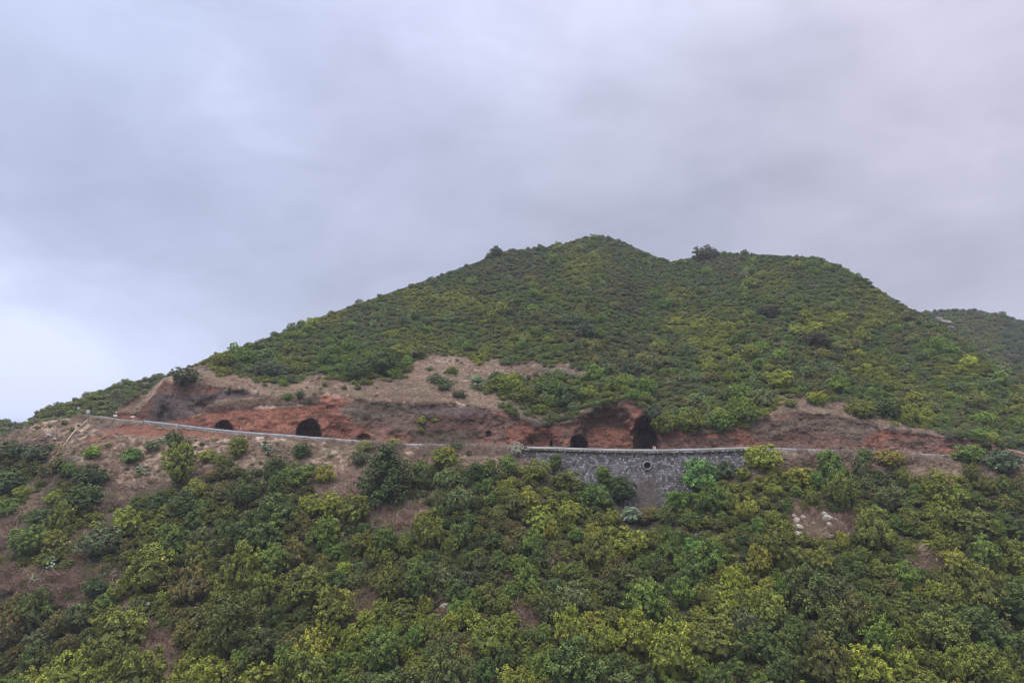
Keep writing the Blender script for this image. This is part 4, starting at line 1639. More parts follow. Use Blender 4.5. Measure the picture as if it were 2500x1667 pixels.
KM = {'heath': 'heath tree', 'laurel': 'laurel tree', 'airy': 'loose heath', 'dwarf': 'shrub'}
labs = label_all(recs, COLS, TIERS, None, KM)
for (u, v, r, cn, kind), lab in zip(recs, labs):
    nm = {'heath': 'heath_tree', 'laurel': 'laurel_tree', 'airy': 'heath_tree'}[kind]
    make_tree(kind, u, v, r, soften(cn), sf, nm, lab, 'tree',
              {'heath': 'heath trees on the slope below the road', 'laurel': 'laurel trees on the slope below the road', 'airy': 'heath trees on the slope below the road'}[kind],
              hscale=random.uniform(0.95, 1.45))


# --- hill scrub
def hill_clear(u, v, r):
    return ras(_rh, u - .5 * r, v) or ras(_rh, u + .5 * r, v) or ras(_rh, u, v - .5 * r) or ras(_rh, u, v + .5 * r)


def hill_ok(u, v):
    return (v > ridge_v(u) - 1) & (v < bank_top_v(u) - 6) & ~bare_hill(u, v) & (v < 1080)


def hill_r(u, v, q):
    Y = float(sh(u, v))
    return (1.15 + 2.6 * q ** 2.6) * F / Y


def hill_colour(u, v, q):
    a = float(fbm(u / 120, v / 60, 3, 41))
    yb = sum(w * math.exp(-((u - cu) / ru) ** 2 - ((v - cv) / rv) ** 2) for cu, cv, ru, rv, w in
             ((1960, 820, 130, 30, .9), (1720, 800, 90, 30, .6), (2200, 930, 180, 50, .7), (1150, 740, 90, 50, .5), (2250, 1000, 160, 40, .6), (1850, 690, 200, 25, .35), (1480, 850, 25, 20, .6), (2450, 990, 60, 30, .5)))
    x = a + yb * 0.6 + 0.5 * (q - 0.5)
    if x > 0.45:
        return 'yellow green'
    if x > 0.20:
        return 'olive'
    if x > -0.12:
        return 'green' if q > 0.35 else 'grey green'
    if x > -0.36:
        return 'grey green' if q > 0.4 else 'bluish'
    return 'bluish' if q > 0.25 else 'brown tinged'


HG = 1.28
hs = darts(90000, (300, 2620), (560, 1080), hill_ok, hill_r, 0.86, 6, [(u, v, r * 0.8) for u, v, r in placed_h], clear=hill_clear)
recs = []
for (u, v, r) in hs:
    q = random.random()
    recs.append([u, v, r, hill_colour(u, v, q), 'heath' if random.random() < .7 else 'laurel'])
recs.sort(key=lambda x: -x[2] if -20 < x[0] < 2520 else 0)
single, rest_h = recs[:300], recs[300:]
KM2 = {'heath': 'heath bush', 'laurel': 'laurel bush'}
labs = label_all(single, HCOLS, HTIERS, None, KM2)
for (u, v, r, cn, kind), lab in zip(single, labs):
    make_tree(kind, u, v, r, soften(cn) * HG, sh, 'heath_bush' if kind == 'heath' else 'laurel_bush', lab, 'bush', 'bushes covering the hill above the road', hscale=random.uniform(0.75, 1.15))

# --- scatter of what nobody could count: points carrying instances
hidden = {}


def proto_collection(name, meshes):
    col = bpy.data.collections.new(name)
    for k, me in enumerate(meshes):
        o = bpy.data.objects.new(f"{name}_{k:02d}", me)
        col.objects.link(o)
    return col


def scatter(name, label, pts_, rot, scl, tints, idx, col):
    me = bpy.data.meshes.new(name)
    me.vertices.add(len(pts_))
    me.vertices.foreach_set("co", np.asarray(pts_, np.float32).ravel())
    me.update()
    point_attr(me, 'turn', 'FLOAT_VECTOR', rot)
    point_attr(me, 'size', 'FLOAT_VECTOR', scl)
    point_attr(me, 'pick', 'INT', idx)
    point_attr(me, 'tint', 'FLOAT_COLOR', np.concatenate([np.asarray(tints), np.ones((len(pts_), 1))], 1))
    o = link(bpy.data.objects.new(name, me))
    ng = bpy.data.node_groups.new(name, 'GeometryNodeTree')
    ng.interface.new_socket('Geometry', in_out='INPUT', socket_type='NodeSocketGeometry')
    ng.interface.new_socket('Geometry', in_out='OUTPUT', socket_type='NodeSocketGeometry')
    gi, go = ng.nodes.new('NodeGroupInput'), ng.nodes.new('NodeGroupOutput')
    iop = ng.nodes.new('GeometryNodeInstanceOnPoints')
    ci = ng.nodes.new('GeometryNodeCollectionInfo')
    ci.inputs['Collection'].default_value = col
    ci.inputs['Separate Children'].default_value = True
    ci.inputs['Reset Children'].default_value = True

    def attr(nm, t):
        n_ = ng.nodes.new('GeometryNodeInputNamedAttribute')
        n_.data_type = t
        n_.inputs['Name'].default_value = nm
        return n_.outputs['Attribute']
    ng.links.new(gi.outputs[0], iop.inputs['Points'])
    ng.links.new(ci.outputs[0], iop.inputs['Instance'])
    iop.inputs['Pick Instance'].default_value = True
    ng.links.new(attr('pick', 'INT'), iop.inputs['Instance Index'])
    e2r = ng.nodes.new('FunctionNodeEulerToRotation')
    ng.links.new(attr('turn', 'FLOAT_VECTOR'), e2r.inputs[0])
    ng.links.new(e2r.outputs[0], iop.inputs['Rotation'])
    ng.links.new(attr('size', 'FLOAT_VECTOR'), iop.inputs['Scale'])
    ng.links.new(iop.outputs[0], go.inputs[0])
    md = o.modifiers.new('scatter', 'NODES')
    md.node_group = ng
    tag(o, label, kind='stuff')
    return o


shrub_col = proto_collection('shrub_forms', CR['dwarf'] + CR['heath'][:4] + CR['laurel'][:3])


def rotz(n):
    return np.stack([np.zeros(n), np.zeros(n), rng.uniform(0, 6.28, n)], 1)


def shrubs_stuff(name, label, recs, depth, hs=(0.7, 1.0), gain=1.0, foot=0.5):
    U = np.array([x[0] for x in recs])
    V = np.array([x[1] for x in recs])
    R0 = np.array([x[2] for x in recs])
    Y = np.array([float(depth(u, v)) for u, v in zip(U, V)])
    Rm = R0 * Y / F
    vb_ = V + foot * R0
    Y2 = np.array([float(depth(u, v)) for u, v in zip(U, vb_)])
    p = P(U, vb_, Y2)
    p[:, 2] -= 0.15 * Rm
    h = rng.uniform(*hs, len(U))
    scl = np.stack([Rm, Rm, Rm * h], 1)
    tn = np.array([soften(x[3]) for x in recs]) * rng.uniform(0.88, 1.15, (len(U), 1)) * gain
    scatter(name, label, p, rotz(len(U)), scl, tn, rng.integers(0, 13, len(U)), shrub_col)


carpet = []
for (u, v, r) in darts(60000, (300, 2620), (560, 1080), lambda u, v: hill_ok(u, v), lambda u, v, q: (1.0 + 0.7 * q) * F / float(sh(u, v)), 0.80, 16, clear=hill_clear):
    carpet.append([u, v + 0.5 * r, r, hill_colour(u, v, random.random()), 'heath'])
shrubs_stuff('hill_scrub', 'dense low scrub covering the upper hill', rest_h + carpet, sh, gain=HG, hs=(0.6, 0.95))


def left_ok(u, v):
    return (v > left_rv(u) - 1) & (v < 1075) & (v < np.interp(u, [0, 100, 250, 300, 400, 600], [1075, 1060, 1030, 1015, 1010, 950]))


def right_ok(u, v):
    return (v > right_rv(u) - 1) & (v < 1000)


def far_cols(lst, sd):
    o_ = []
    for (u, v, r) in lst:
        q = random.random()
        a = float(fbm(u / 60, v / 40, 3, sd)) + 0.5 * (q - .5)
        o_.append([u, v, r, 'olive' if a > 0.15 else ('green' if a > 0 else ('grey green' if a > -0.15 else 'bluish')), 'heath'])
    return o_


lst = darts(16000, (-350, 560), (860, 1078), left_ok, lambda u, v, q: (1.25 + 1.2 * q) * F / float(D_left(u, v)), 0.8, 8)
shrubs_stuff('ridge_scrub', 'low scrub covering the ridge at the far left', far_cols(lst, 51), D_left, gain=HG)
lst = darts(26000, (2080, 2850), (745, 1000), right_ok, lambda u, v, q: (1.7 + 1.9 * q) * F / float(D_right(u, v)), 0.78, 9)
shrubs_stuff('hill_scrub', 'scrub covering the farther hill at the right edge', far_cols(lst, 52), D_right, gain=1.0)

# undergrowth between the trees of the near slope
lst = darts(30000, (-120, 2620), (1090, 1760), lambda u, v: front_ok(u, v - 0), lambda u, v, q: 9 + 13 * q, 1.02, 10, clear=front_clear)
rr_ = []
for (u, v, r) in lst:
    q = random.random()
    rr_.append([u, v + 26, r, front_colour(u, v, q) if q < .75 else 'brown tinged', 'heath'])
shrubs_stuff('undergrowth', 'low bushes filling the gaps between the slope trees', rr_ + extra_front, sf, gain=0.95, hs=(0.8, 1.1))

# dry grass and brush
grass_col = proto_collection('grass_forms', GRASS + DRY)


def grass_stuff(name, label, n, ur, vr_, ok, depth, size, seed, shrub=0.25, base_t=STRAW, lift=0.0):
    r = np.random.default_rng(seed)
    U = r.uniform(*ur, n)
    V = r.uniform(*vr_, n)
    k = ok(U, V) & ((r.random(n) < 0.10) | (name != 'dry_brush'))
    U, V = U[k], V[k]
    Y = depth(U, V)
    p = P(U, V, Y)
    p[:, 2] -= 0.05
    n = len(U)
    s = r.uniform(*size, n)
    br = r.random(n) < shrub
    idx = np.where(br, r.integers(5, 9, n), r.integers(0, 5, n))
    s = np.where(br, s * 1.3, s)
    j = r.uniform(0.7, 1.35, (n, 1)) * (1 + 0.25 * fbm(U / 60, V / 35, 3, seed)[:, None])
    w = np.clip(fbm(U / 90, V / 50, 3, seed + 1)[:, None] * 1.4 + r.normal(0, .2, (n, 1)), 0, 1)
    t = np.array(base_t) * 1.18 * (1 - w) + np.array([0.34, 0.225, 0.165]) * w
    y = np.clip(fbm(U / 40, V / 30, 3, seed + 2)[:, None] * 1.5 - .2 + r.normal(0, .15, (n, 1)), 0, 1)
    t = t * (1 - y) + np.array([0.44, 0.37, 0.24]) * y
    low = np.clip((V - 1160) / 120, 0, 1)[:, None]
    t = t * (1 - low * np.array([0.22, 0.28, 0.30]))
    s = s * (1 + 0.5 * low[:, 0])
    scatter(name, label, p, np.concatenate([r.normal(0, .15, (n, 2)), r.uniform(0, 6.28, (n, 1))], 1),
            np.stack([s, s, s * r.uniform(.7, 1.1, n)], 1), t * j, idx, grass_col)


def gf_ok(u, v):
    vcr, _ = front_crest(u)
    red = np.zeros(u.shape, bool)
    for b in ((300, 1050, 66, 11), (420, 1058, 130, 9), (520, 1062, 50, 7), (935, 1222, 22, 10), (240, 1072, 30, 6)):
        red |= ((u - b[0]) / b[2]) ** 2 + ((v - b[1]) / b[3]) ** 2 < 1 + 0.8 * fbm(u / 20, v / 10, 3, 61)
    near = (~front_ok(u, v)) & (v > 1130)
    inw = (u > 1300) & (u < 1830)
    return (v > vcr + 1) & ~inw & (bare_front(u, v) | (v < vcr + 60)) & (~red | (rng.random(len(u)) < 0.06))


grass_stuff('dry_grass', 'dry straw coloured grass and brush on the near slope', 62000, (-120, 2560), (1010, 1680), gf_ok, sf, (0.38, 0.85), 71, 0.35)


def gh_ok(u, v):
    vt = bank_top_v(u)
    tier = (np.abs(v - np.interp(u, [480, 560, 700, 790], [1010, 985, 978, 975])) < 9) & (u > 480) & (u < 780)
    dark = sstep(0.10, 0.35, fbm(u / 50, v / 14, 4, 12)) > 0.6
    return (v > ridge_v(u) + 2) & ((bare_hill(u, v) & (v < vt + 3 + 6 * fbm(u / 30, 0 * u, 3, 62))) | tier) & (~dark | (rng.random(len(u)) < 0.5)) & (u > 290)


grass_stuff('dry_grass', 'dry straw coloured grass on the terrace above the bank', 62000, (290, 2330), (860, 1062), gh_ok, lambda u, v: D_hill(u, v), (0.35, 0.8), 72, 0.25)


grass_stuff('dry_brush', 'brown twiggy brush in the open patches of the near slope', 30000, (-120, 2560), (1150, 1680), lambda u, v: bare_front(u, v) & (((u - 1985) / 70) ** 2 + ((v - 1270) / 50) ** 2 > 1), sf, (0.7, 1.6), 75, 1.0,
            np.array([0.30, 0.235, 0.175]))


# small shrubs dotted over the open ground
r = np.random.default_rng(88)
rr_ = []
for (u, v, q_) in darts(5200, (-100, 2560), (1030, 1670), lambda u, v: bare_front(u, v) & (fbm(u / 50, v / 40, 3, 95) > -0.1), lambda u, v, q: 4 + 9 * q ** 2, 1.5, 18):
    if math.hypot((u - 1985) / 60, (v - 1270) / 40) < 1 or (v < 1075 and 200 < u < 860) or (u < 480 and r.random() < .5):
        continue
    rr_.append([u, v, q_ * (1.0 if v < 1180 else 1.5), ['grey green', 'brown tinged', 'olive', 'dry'][int(r.integers(4))] if v < 1200 else ['brown tinged', 'olive', 'dark green', 'olive', 'dry'][int(r.integers(5))], 'heath'])
shrubs_stuff('dotted_shrubs', 'small dull shrubs dotted over the dry ground of the near slope', rr_, sf, gain=1.0, hs=(0.7, 1.1))
rr_ = []
for (u, v, q_) in darts(1500, (400, 2300), (870, 1060), lambda u, v: bare_hill(u, v) & (v < bank_top_v(u) - 8) & (fbm(u / 50, v / 40, 3, 96) > 0.0), lambda u, v, q: 3 + 7 * q ** 2, 1.9, 19):
    rr_.append([u, v, q_, ['grey green', 'brown tinged', 'olive', 'dry'][int(r.integers(4))], 'heath'])
shrubs_stuff('dotted_shrubs', 'small dull shrubs dotted over the dry terrace above the bank', rr_, sh, gain=1.0, hs=(0.7, 1.1))


def verge_ok(u, v):
    return np.ones(u.shape, bool)


# tall dry tufts and brush hummocks breaking the line of the road edge
r = np.random.default_rng(81)
U = np.concatenate([r.uniform(-60, 1290, 3600), r.uniform(1890, 2330, 1500)])
dens = np.interp(U, [0, 150, 260, 300, 620, 650, 860, 900, 1200, 1280, 1900, 1960, 2200, 2320],
                 [1, 1, 0.4, .08, .10, .4, .3, 1, 1, .6, .3, 1, .8, .0]) * sstep(-0.25, 0.25, fbm(U / 28, 0 * U, 2, 63))
U = U[r.random(len(U)) < dens]
n = len(U)
dn = r.random(n) ** 1.7 * 16
vcr, _ = front_crest(U)
pe = P(U, vcr + dn, sf(U, vcr + dn))
s = r.uniform(0.5, 1.2, n) * np.interp(U, [0, 850, 900, 1280, 1900, 2310], [.8, .8, 1.45, 1.35, 1.6, 1.5]) * (1 - 0.4 * dn / 16) * (0.75 + 0.5 * sstep(-.3, .3, fbm(U / 22, 0 * U, 2, 64)))
idx = r.integers(0, 9, n)
t = np.array([0.40, 0.315, 0.235]) * r.uniform(0.65, 1.25, (n, 1))
scatter('roadside_grass', 'tall dry grass tufts along the road edge', pe, np.concatenate([r.normal(0, .25, (n, 2)), r.uniform(0, 6.28, (n, 1))], 1),
        np.stack([s, s, s * 1.0], 1), t, idx, grass_col)
# green weeds on the wall coping
r = np.random.default_rng(82)
ssv = r.uniform(1, WL - 1, 170)
pw = wall_pt(ssv, 0 * ssv + 0.02, 0.05)
s = r.uniform(0.12, 0.30, len(ssv))
scatter('coping_weeds', 'green weeds growing along the top of the stone wall', pw, rotz(len(ssv)), np.stack([s, s, s], 1),
        np.array([0.11, 0.14, 0.04]) * r.uniform(.7, 1.3, (len(ssv), 1)), r.integers(0, 6, len(ssv)), shrub_col)

# ------------------------------------------------------------------ prickly pears, bare shrubs, boulders
CACTI = [(122, 1370, 30, 'long pale band of prickly pear in the dry patch at left', 0), (150, 1395, 0, '', 0)]
for (u, v, r_, lab) in ((140, 1372, 26, 'large pale prickly pear in the left dry patch, upper'), (110, 1408, 28, 'large pale prickly pear in the left dry patch, lower'),
                        (200, 1278, 12, 'small pale prickly pear above the greyish bush'), (170, 1330, 20, 'yellowish prickly pear on the strip by the greyish bush'),
                        (272, 1402, 20, 'prickly pear beside the dark bush in the lowest dry patch'), (300, 1388, 14, 'small prickly pear at the right end of the dry patch'),
                        (348, 1478, 30, 'grey green prickly pear below the dry patch'), (325, 1470, 20, 'yellow green prickly pear left of the grey green one'),
                        (180, 1478, 18, 'dull green prickly pear beside grey brush at left'), (352, 1145, 22, 'dark green prickly pear left of the juniper'),
                        (663, 1095, 24, 'grey green prickly pear in dry grass below the red bank'), (400, 1068, 16, 'pale prickly pear between two bushes under the road'),
                        (3, 1428, 14, 'yellow prickly pear at the left picture edge'), (335, 1545, 16, 'dull prickly pear by the lowest dry gully'),
                        (2120, 1262, 22, 'olive prickly pear right of the boulders')):
    Y0 = float(sf(u, v + r_ * .4))
    p = P(u, v + r_ * 0.6, Y0)
    o = bpy.data.objects.new('prickly_pear', random.choice(CACT))
    R = r_ * Y0 / F * 1.05
    o.scale = (R, R, R * 0.9)
    o.location = (float(p[0]), float(p[1]), float(p[2]) - 0.05)
    o.rotation_euler = (0, 0, random.uniform(0, 6.28))
    tn = (0.26, 0.33, 0.21) if ('pale' in lab) else ((0.30, 0.32, 0.13) if 'yellow' in lab else (0.15, 0.20, 0.12))
    o['tint'] = list(tn)
    tag(link(o), lab, 'cactus', 'prickly pears on the slopes')
for (u, v, r_, lab) in ((1150, 922, 14, 'pale prickly pear on the terrace, left of the middle bush'), (1178, 945, 18, 'pale prickly pear below the pale terrace shrub'),
                        (1225, 962, 14, 'pale prickly pear at the foot of the terrace bushes'), (1108, 930, 9, 'small pale prickly pear on the grey green terrace bush')):
    Y0 = float(sh(u, v))
    p = P(u, v + r_ * 0.6, Y0)
    o = bpy.data.objects.new('prickly_pear', random.choice(CACT))
    R = r_ * Y0 / F * 1.05
    o.scale = (R, R, R * 0.9)
    o.location = tuple(float(x) for x in p)
    o['tint'] = [0.22, 0.27, 0.17]
    tag(link(o), lab, 'cactus', 'prickly pears on the slopes')

for (u, v, r_, lab, hl) in ((620, 1400, 34, 'grey leafless shrub in the scrub below the smallest cave', 0), (600, 1415, 26, 'second grey leafless shrub left of the first', 0),
                            (650, 1265, 20, 'dark bare shrub high in the middle scrub', 0), (925, 1245, 32, 'pale bare shrub in the patch under the dark pine', 0),
                            (1005, 1245, 36, 'reddish bare shrub in the patch under the dark pine', 0), (870, 1190, 36, 'reddish bare shrub left of the dark pine', 0),
                            (1380, 1358, 16, 'small white twigged shrub over red soil below the wall', 0), (1705, 1300, 18, 'pale dead branches in the trees right of the wall', 0),
                            (2330, 1305, 26, 'greyish bare shrub at the right of the slope', 0), (1230, 1495, 20, 'pale dead palm like tuft beside the dark red soil', 0),
                            (375, 1250, 26, 'grey bare shrub left of the small pine', 0), (355, 1290, 28, 'grey brushy shrub below the small pine', 0),
                            (175, 1490, 30, 'grey bare shrub low in the left dry patch', 0), (390, 1555, 34, 'brown brush in the lowest dry gully', 0),
                            (2090, 1250, 24, 'grey twiggy shrub right of the boulders', 0), (302, 1085, 10, 'little bleached branch in the dry grass', 0),
                            (220, 1635, 26, 'brownish bare shrub at the bottom left', 0), (10, 1335, 26, 'tangled bare branches at the left edge', 0)):
    Y0 = float(sf(u, v + r_ * .4))
    p = P(u, v + r_ * 0.7, Y0)
    R = r_ * Y0 / F
    o = bpy.data.objects.new('bare_shrub', random.choice(DRY))
    o.scale = (R, R, R * 1.15)
    o.location = tuple(float(x) for x in p)
    o.rotation_euler = (0, 0, random.uniform(0, 6.28))
    tn = (0.22, 0.12, 0.10) if ('red' in lab or 'brown' in lab) and 'soil' not in lab else ((0.42, 0.37, 0.32) if ('pale' in lab or 'white' in lab or 'bleach' in lab) else (0.23, 0.20, 0.185))
    o['tint'] = list(tn)
    tag(link(o), lab, 'shrub', 'leafless shrubs on the slopes')


def boulder_mesh(seed):
    r = np.random.default_rng(seed)
    import bmesh
    bm = bmesh.new()
    bmesh.ops.create_icosphere(bm, subdivisions=2, radius=1.0)
    planes = [(d / np.linalg.norm(d), r.uniform(0.55, 0.85)) for d in r.normal(size=(8, 3))]
    for v in bm.verts:
        p = np.array(v.co)
        for n_, h in planes:
            d = np.dot(p, n_) - h
            if d > 0:
                p = p - n_ * d * 0.9
        p *= 1 + r.normal() * 0.02
        v.co = p
    me = bpy.data.meshes.new('boulder')
    bm.to_mesh(me)
    bm.free()
    return me


BO = [boulder_mesh(900 + i) for i in range(5)]
bl = [(1944, 1272, 8, 'pale'), (1960, 1264, 6, 'pale'), (1952, 1290, 9, 'pale'), (1937, 1260, 5, 'pale'), (1946, 1305, 7, 'pale'), (1970, 1285, 5, 'pale'),
      (2014, 1256, 8, 'pale'), (2020, 1268, 11, 'pale'), (2006, 1248, 5, 'pale'), (2024, 1282, 6, 'pale'), (2040, 1268, 4, 'pale'), (1985, 1278, 5, 'pale'), (2030, 1310, 6, 'grey'),
      (2215, 1352, 6, 'pale'), (2222, 1362, 5, 'pale'), (2262, 1356, 4, 'pale'), (2200, 1372, 4, 'pale'), (2350, 1371, 4, 'pale'), (2235, 1390, 5, 'grey'),
      (1088, 1482, 12, 'grey pale'), (1096, 1492, 7, 'grey pale'), (1045, 1505, 8, 'grey'), (120, 1065, 7, 'grey'), (135, 1072, 5, 'grey'), (1895, 1395, 6, 'grey'), (1905, 1405, 5, 'grey')]
PLACE = {0: 'in the left heap beside the bushes', 6: 'in the right heap of the rocky patch'}
names = ['largest of the left heap', 'top right of the left heap', 'middle of the left heap', 'top left of the left heap', 'lowest of the left heap', 'right rim of the left heap',
         'second largest of the right heap', 'largest block of the right heap', 'topmost of the right heap', 'bottom of the right heap', 'right outlier of the right heap', 'between the two heaps',
         'dull one below the right heap', 'upper one in the right scree patch', 'lower one in the right scree patch', 'small one right in the scree patch', 'small one left in the scree patch',
         'outermost one right of the scree patch', 'dull one low in the scree patch', 'big one amid the scrub low in the middle', 'smaller one touching the big middle one', 'dull one left of the big middle one',
         'left one in dry grass beside the pipe', 'right one in dry grass beside the pipe', 'left one in the small lower clearing', 'right one in the small lower clearing']
for k, ((u, v, r_, tn), nm) in enumerate(zip(bl, names)):
    Y0 = float(sf(u, v))
    p = P(u, v, Y0 - 0.4)
    me = BO[k % 5].copy()
    me.materials.clear()
    me.materials.append(M['rock'] if 'pale' in tn else M['rock_grey'])
    o = bpy.data.objects.new('boulder', me)
    R = r_ * Y0 / F * 1.45
    o.scale = (R * random.uniform(.9, 1.15), R * 0.9, R * random.uniform(.65, .95))
    o.rotation_euler = (random.uniform(-.3, .3), random.uniform(-.3, .3), random.uniform(0, 6.28))
    o.location = tuple(float(x) for x in p)
    tag(link(o), f"{'pale' if 'pale' in tn else 'grey'} boulder, {nm}", 'boulder', 'boulders on the near slope')
# gravelly stones round the boulders, counted by nobody
rub_col = proto_collection('rubble_forms', BO)
for me in BO:
    me.materials.append(M['rock'])
DARKB = []
for me in BO:
    m2 = me.copy()
    m2.materials.clear()
    m2.materials.append(M['rock_red'])
    DARKB.append(m2)
rub_dark = proto_collection('dark_rubble_forms', DARKB)
r = np.random.default_rng(83)
U, V = [], []
for cu, cv, ru, rv, n in ((1950, 1285, 35, 45, 120), (2015, 1275, 35, 40, 110), (2080, 1300, 60, 40, 70), (2240, 1370, 90, 30, 150), (1900, 1400, 50, 25, 70), (110, 1068, 40, 8, 50), (1090, 1490, 40, 15, 30)):
    U.append(cu + r.normal(size=n) * ru * .6)
    V.append(cv + r.normal(size=n) * rv * .6)
U, V = np.concatenate(U), np.concatenate(V)
p = P(U, V, sf(U, V) - 0.1)
s = r.uniform(0.05, 0.26, len(U))
scatter('rubble', 'pale loose stones around the boulders', p, r.uniform(0, 6, (len(U), 3)), np.stack([s, s, s * .8], 1), np.ones((len(U), 3)) * .3, r.integers(0, 5, len(U)), rub_col)
# loose stones on the bank
U = r.uniform(1410, 1590, 160)
V = np.where(r.random(160) < .6, r.uniform(995, 1045, 160), r.uniform(1070, 1092, 160))
p = P(U, V, D_hill(U, V) - 0.1)
s = r.uniform(0.05, 0.15, 160)
scatter('bank_stones', 'stones sticking out of the red bank around the square cave', p, r.uniform(0, 6, (160, 3)), np.stack([s, s, s], 1), np.ones((160, 3)) * .3, r.integers(0, 5, 160), rub_dark)
# fallen stones and clods along the foot and on the ledges of the cut bank
r = np.random.default_rng(86)
U = r.uniform(420, 2440, 1500)
vbf, _ = bank_foot(U)
tq = np.where(r.random(1500) < .45, r.random(1500) * .12, r.random(1500) * .95)
V = vbf + (np.minimum(bank_top_v(U), vbf - 4) - vbf) * tq
p = P(U, V, D_hill(U, V) - 0.08)
s = r.uniform(0.05, 0.2, 1500) * np.where(tq < .12, 1.3, 0.9)
scatter('bank_rubble', 'loose reddish stones and clods on the cut bank', p, r.uniform(0, 6, (1500, 3)), np.stack([s, s, s * .8], 1), np.ones((1500, 3)) * .3, r.integers(0, 5, 1500), rub_dark)
U = r.uniform(430, 2440, 2600)
vbf, _ = bank_foot(U)
tq = r.random(2600)
keep = fbm(U / 30, tq * 6, 3, 67) > 0.12
U, vbf, tq = U[keep], vbf[keep], tq[keep]
V = vbf + (np.minimum(bank_top_v(U), vbf - 4) - vbf) * tq
p = P(U, V, D_hill(U, V) - 0.05)
s = r.uniform(0.2, 0.55, len(U))
scatter('bank_grass', 'sparse dry tufts rooted on the cut bank', p, rotz(len(U)), np.stack([s, s, s], 1), np.array([0.24, 0.185, 0.135]) * r.uniform(.6, 1.4, (len(U), 1)), r.integers(0, 9, len(U)), grass_col)
# pale outcrop on the right skyline
for k, (u, v, r_) in enumerate(((2292, 775, 10), (2308, 783, 13), (2320, 796, 9))):
    Y0 = float(sh(u, v + 6))
    p = P(u, v + 6, Y0 + 1.6)
    me = BO[k].copy()
    me.materials.clear()
    me.materials.append(M['rock_dull'])
    o = bpy.data.objects.new('rock_outcrop', me)
    R = r_ * Y0 / F
    o.scale = (R * 1.2, R, R * .8)
    o.location = tuple(float(x) for x in p)
    tag(link(o), ['pale rock on the right skyline, upper one of three', 'pale rock on the right skyline, middle and largest', 'pale rock on the right skyline, lowest of three'][k], 'rock', 'pale rocks on the right skyline')

# ------------------------------------------------------------------ signs, posts, pipe
def at_edge(u, off=-0.4):
    return road_edge(np.array(float(u))) + np.array([0, off, 0])


# round sign seen from behind
p = at_edge(211, 0.6)
s = empty('road_sign', tuple(p))
tag(s, 'round pale sign seen from behind at the left bend', 'road sign')
Yp = p[1]
cz = P(211, 1004, Yp)[2] - p[2]
mb = MB()
N = 24
rr_ = 0.52
for y in (-0.015, 0.015):
    for k in range(N):
        mb.v.append((rr_ * math.cos(6.2832 * k / N), y, cz + rr_ * math.sin(6.2832 * k / N)))
mb.f = [list(range(N))[::-1], list(range(N, 2 * N))] + [[k, (k + 1) % N, N + (k + 1) % N, N + k] for k in range(N)]
mb.build('sign_disc', M['steel'], s)
mb = MB()
mb.tube([(0, -0.05, -0.4), (0, -0.05, cz + 0.45)], 0.05, 8)
mb.build('post', M['steel_dull'], s)
mb = MB()
for dz in (-.2, .2):
    mb.box((0, -0.03, cz + dz), (0.7, 0.03, 0.05))
mb.build('brace', M['steel_dull'], s)
# small warning plate on thin pole
p = at_edge(183, 1.2)
s = empty('road_sign', tuple(p))
tag(s, 'small pale triangular plate on a thin leaning pole, far left of the round sign', 'road sign')
cz = P(186, 997, p[1])[2] - p[2]
mb = MB()
for y in (-0.015, 0.015):
    mb.v += [(-0.15, y, cz - .3), (0.42, y, cz + .12), (0.05, y, cz + .38), (-0.28, y, cz + 0.1)]
mb.f = [[3, 2, 1, 0], [4, 5, 6, 7], [0, 1, 5, 4], [1, 2, 6, 5], [2, 3, 7, 6], [3, 0, 4, 7]]
mb.build('sign_plate', M['white'], s)
mb = MB()
mb.tube([(-0.25, -0.04, -0.4), (0.0, -0.04, cz + 0.2)], 0.035, 6)
mb.build('post', M['steel_dull'], s)
# two white rectangular plates
for u, v, lab in ((279, 1014, 'left of two small white rectangular plates above the rail'), (322, 1017, 'right of two small white rectangular plates above the rail')):
    p = at_edge(u, 0.3)
    s = empty('marker_sign', tuple(p))
    tag(s, lab, 'sign', 'white plates along the left rail')
    cz = P(u, v, p[1])[2] - p[2]
    mb = MB()
    mb.box((0, 0, cz), (0.98, 0.04, 0.40))
    mb.build('sign_plate', M['white'], s)
    mb = MB()
    mb.box((0, 0.05, cz / 2 - 0.2), (0.09, 0.05, cz + 0.5))
    mb.build('post', M['steel_dull'], s)
# red and white post
for u, lab, top in ((586, 'thin red and white post behind the rail beside the smallest cave', 1035),):
    p = at_edge(u, 0.4)
    s = empty('marker_post', tuple(p))
    tag(s, lab, 'marker post')
    H_ = P(u, top, p[1])[2] - p[2]
    H_ = max(float(H_), 1.6)
    z = 0
    for k in range(4):
        mb = MB()
        mb.tube([(0, 0, z), (0, 0, z + H_ / 4)], 0.075, 8)
        mb.build('band', M['white'] if k % 2 == 0 else M['red'], s)
        z += H_ / 4
p = at_edge(1611, ROAD_W - 0.2)
s = empty('marker_board', tuple(p))
tag(s, 'small orange and white chevron marker at the foot of the red bank', 'marker')
for k in range(4):
    mb = MB()
    mb.box((-0.27 + 0.18 * k, 0, 0.62), (0.17, 0.05, 0.7))
    mb.build('board', M['orange'] if k % 2 == 0 else M['white'], s)
mb = MB()
mb.tube([(0, 0.06, 0), (0, 0.06, 1.2)], 0.04, 6)
mb.build('post', M['steel_dull'], s)


def pipe(name, a, b_, lab, rad=0.14):
    mb = MB()
    A = P(a[0], a[1], float(sf(a[0], a[1])) - 0.5)
    B = P(b_[0], b_[1], float(sf(b_[0], b_[1])) - 0.5)
    o = mb
    mb.tube([A - A, (B - A) * 0.5 + np.array([0, 0, .03]), B - A], rad, 10)
    o = mb.build(name, M['timber'], None, True)
    o.location = tuple(float(x) for x in A)
    tag(o, lab, 'pipe', 'pale pipes running down the left slope')


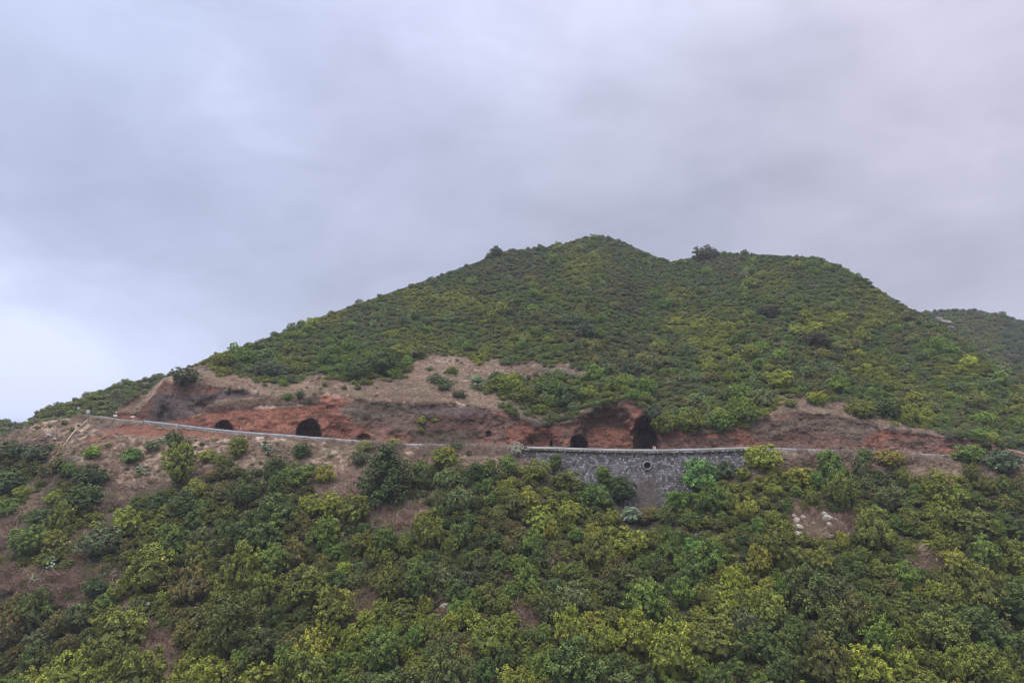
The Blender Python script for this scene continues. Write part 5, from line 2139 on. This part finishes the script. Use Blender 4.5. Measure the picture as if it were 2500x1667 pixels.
pipe('water_pipe', (214, 1025), (195, 1042), 'short upper length of pale pipe on the dry slope below the round sign')
pipe('water_pipe', (186, 1047), (151, 1093), 'long lower length of pale pipe slanting down the dry slope at left')

# yellow flowered low scrub
r = np.random.default_rng(84)
U, V = [], []
for cu, cv, ru, rv, n in ((95, 1064, 30, 4, 40), (45, 1062, 20, 3, 16), (142, 1089, 14, 5, 26), (140, 1106, 9, 5, 14), (915, 1082, 60, 6, 20), (530, 1072, 12, 3, 10), (240, 1080, 5, 3, 3)):
    U.append(cu + r.uniform(-1, 1, n) * ru)
    V.append(cv + r.uniform(-1, 1, n) * rv)
U, V = np.concatenate(U), np.concatenate(V)
p = P(U, V, sf(U, V) - 0.1)
s = r.uniform(0.22, 0.45, len(U))
scatter('yellow_scrub', 'low yellow flowering scrub in the dry grass', p, rotz(len(U)), np.stack([s, s, s * .7], 1),
        np.array([0.36, 0.31, 0.13]) * r.uniform(.7, 1.3, (len(U), 1)), r.integers(0, 6, len(U)), shrub_col)
# grey brush hanging over the bank lip
r = np.random.default_rng(85)
U = np.concatenate([r.uniform(1270, 1400, 90), r.uniform(1440, 1620, 120), r.uniform(1650, 1880, 150), r.uniform(2080, 2330, 140), r.uniform(400, 760, 60)])
kk = r.random(len(U)) < sstep(-0.2, 0.3, fbm(U / 18, 0 * U, 2, 66))
U = U[kk]
V = bank_top_v(U) + r.uniform(-12, 8, len(U))
p = P(U, V, D_hill(U, V) - 0.1)
s = r.uniform(0.4, 1.15, len(U))
scatter('lip_brush', 'grey twiggy brush hanging over the lip of the bank', p, np.concatenate([r.normal(0.3, .3, (len(U), 1)), r.normal(0, .3, (len(U), 1)), r.uniform(0, 6.28, (len(U), 1))], 1),
        np.stack([s, s, s], 1), np.array([0.24, 0.205, 0.175]) * r.uniform(.6, 1.4, (len(U), 1)), r.integers(5, 9, len(U)), grass_col)

# ------------------------------------------------------------------ haze
HAZE = 0.00020
if HAZE:
    mb = MB()
    mb.box((0, 0, -20), (30000, 30000, 302))
    m = bpy.data.materials.new('thin_haze')
    m.use_nodes = True
    nt = m.node_tree
    nt.nodes.clear()
    out = nt.nodes.new('ShaderNodeOutputMaterial')
    pv = nt.nodes.new('ShaderNodeVolumePrincipled')
    pv.inputs['Color'].default_value = (0.90, 0.93, 1.0, 1)
    pv.inputs['Density'].default_value = HAZE
    nt.links.new(pv.outputs[0], out.inputs['Volume'])
    o = mb.build('haze', m)
    tag(o, 'thin pale haze in the air', kind='stuff')

print('auto front trees', n_auto, 'hill darts', len(hs), 'stones', len(stones), 'objects', len(bpy.data.objects))
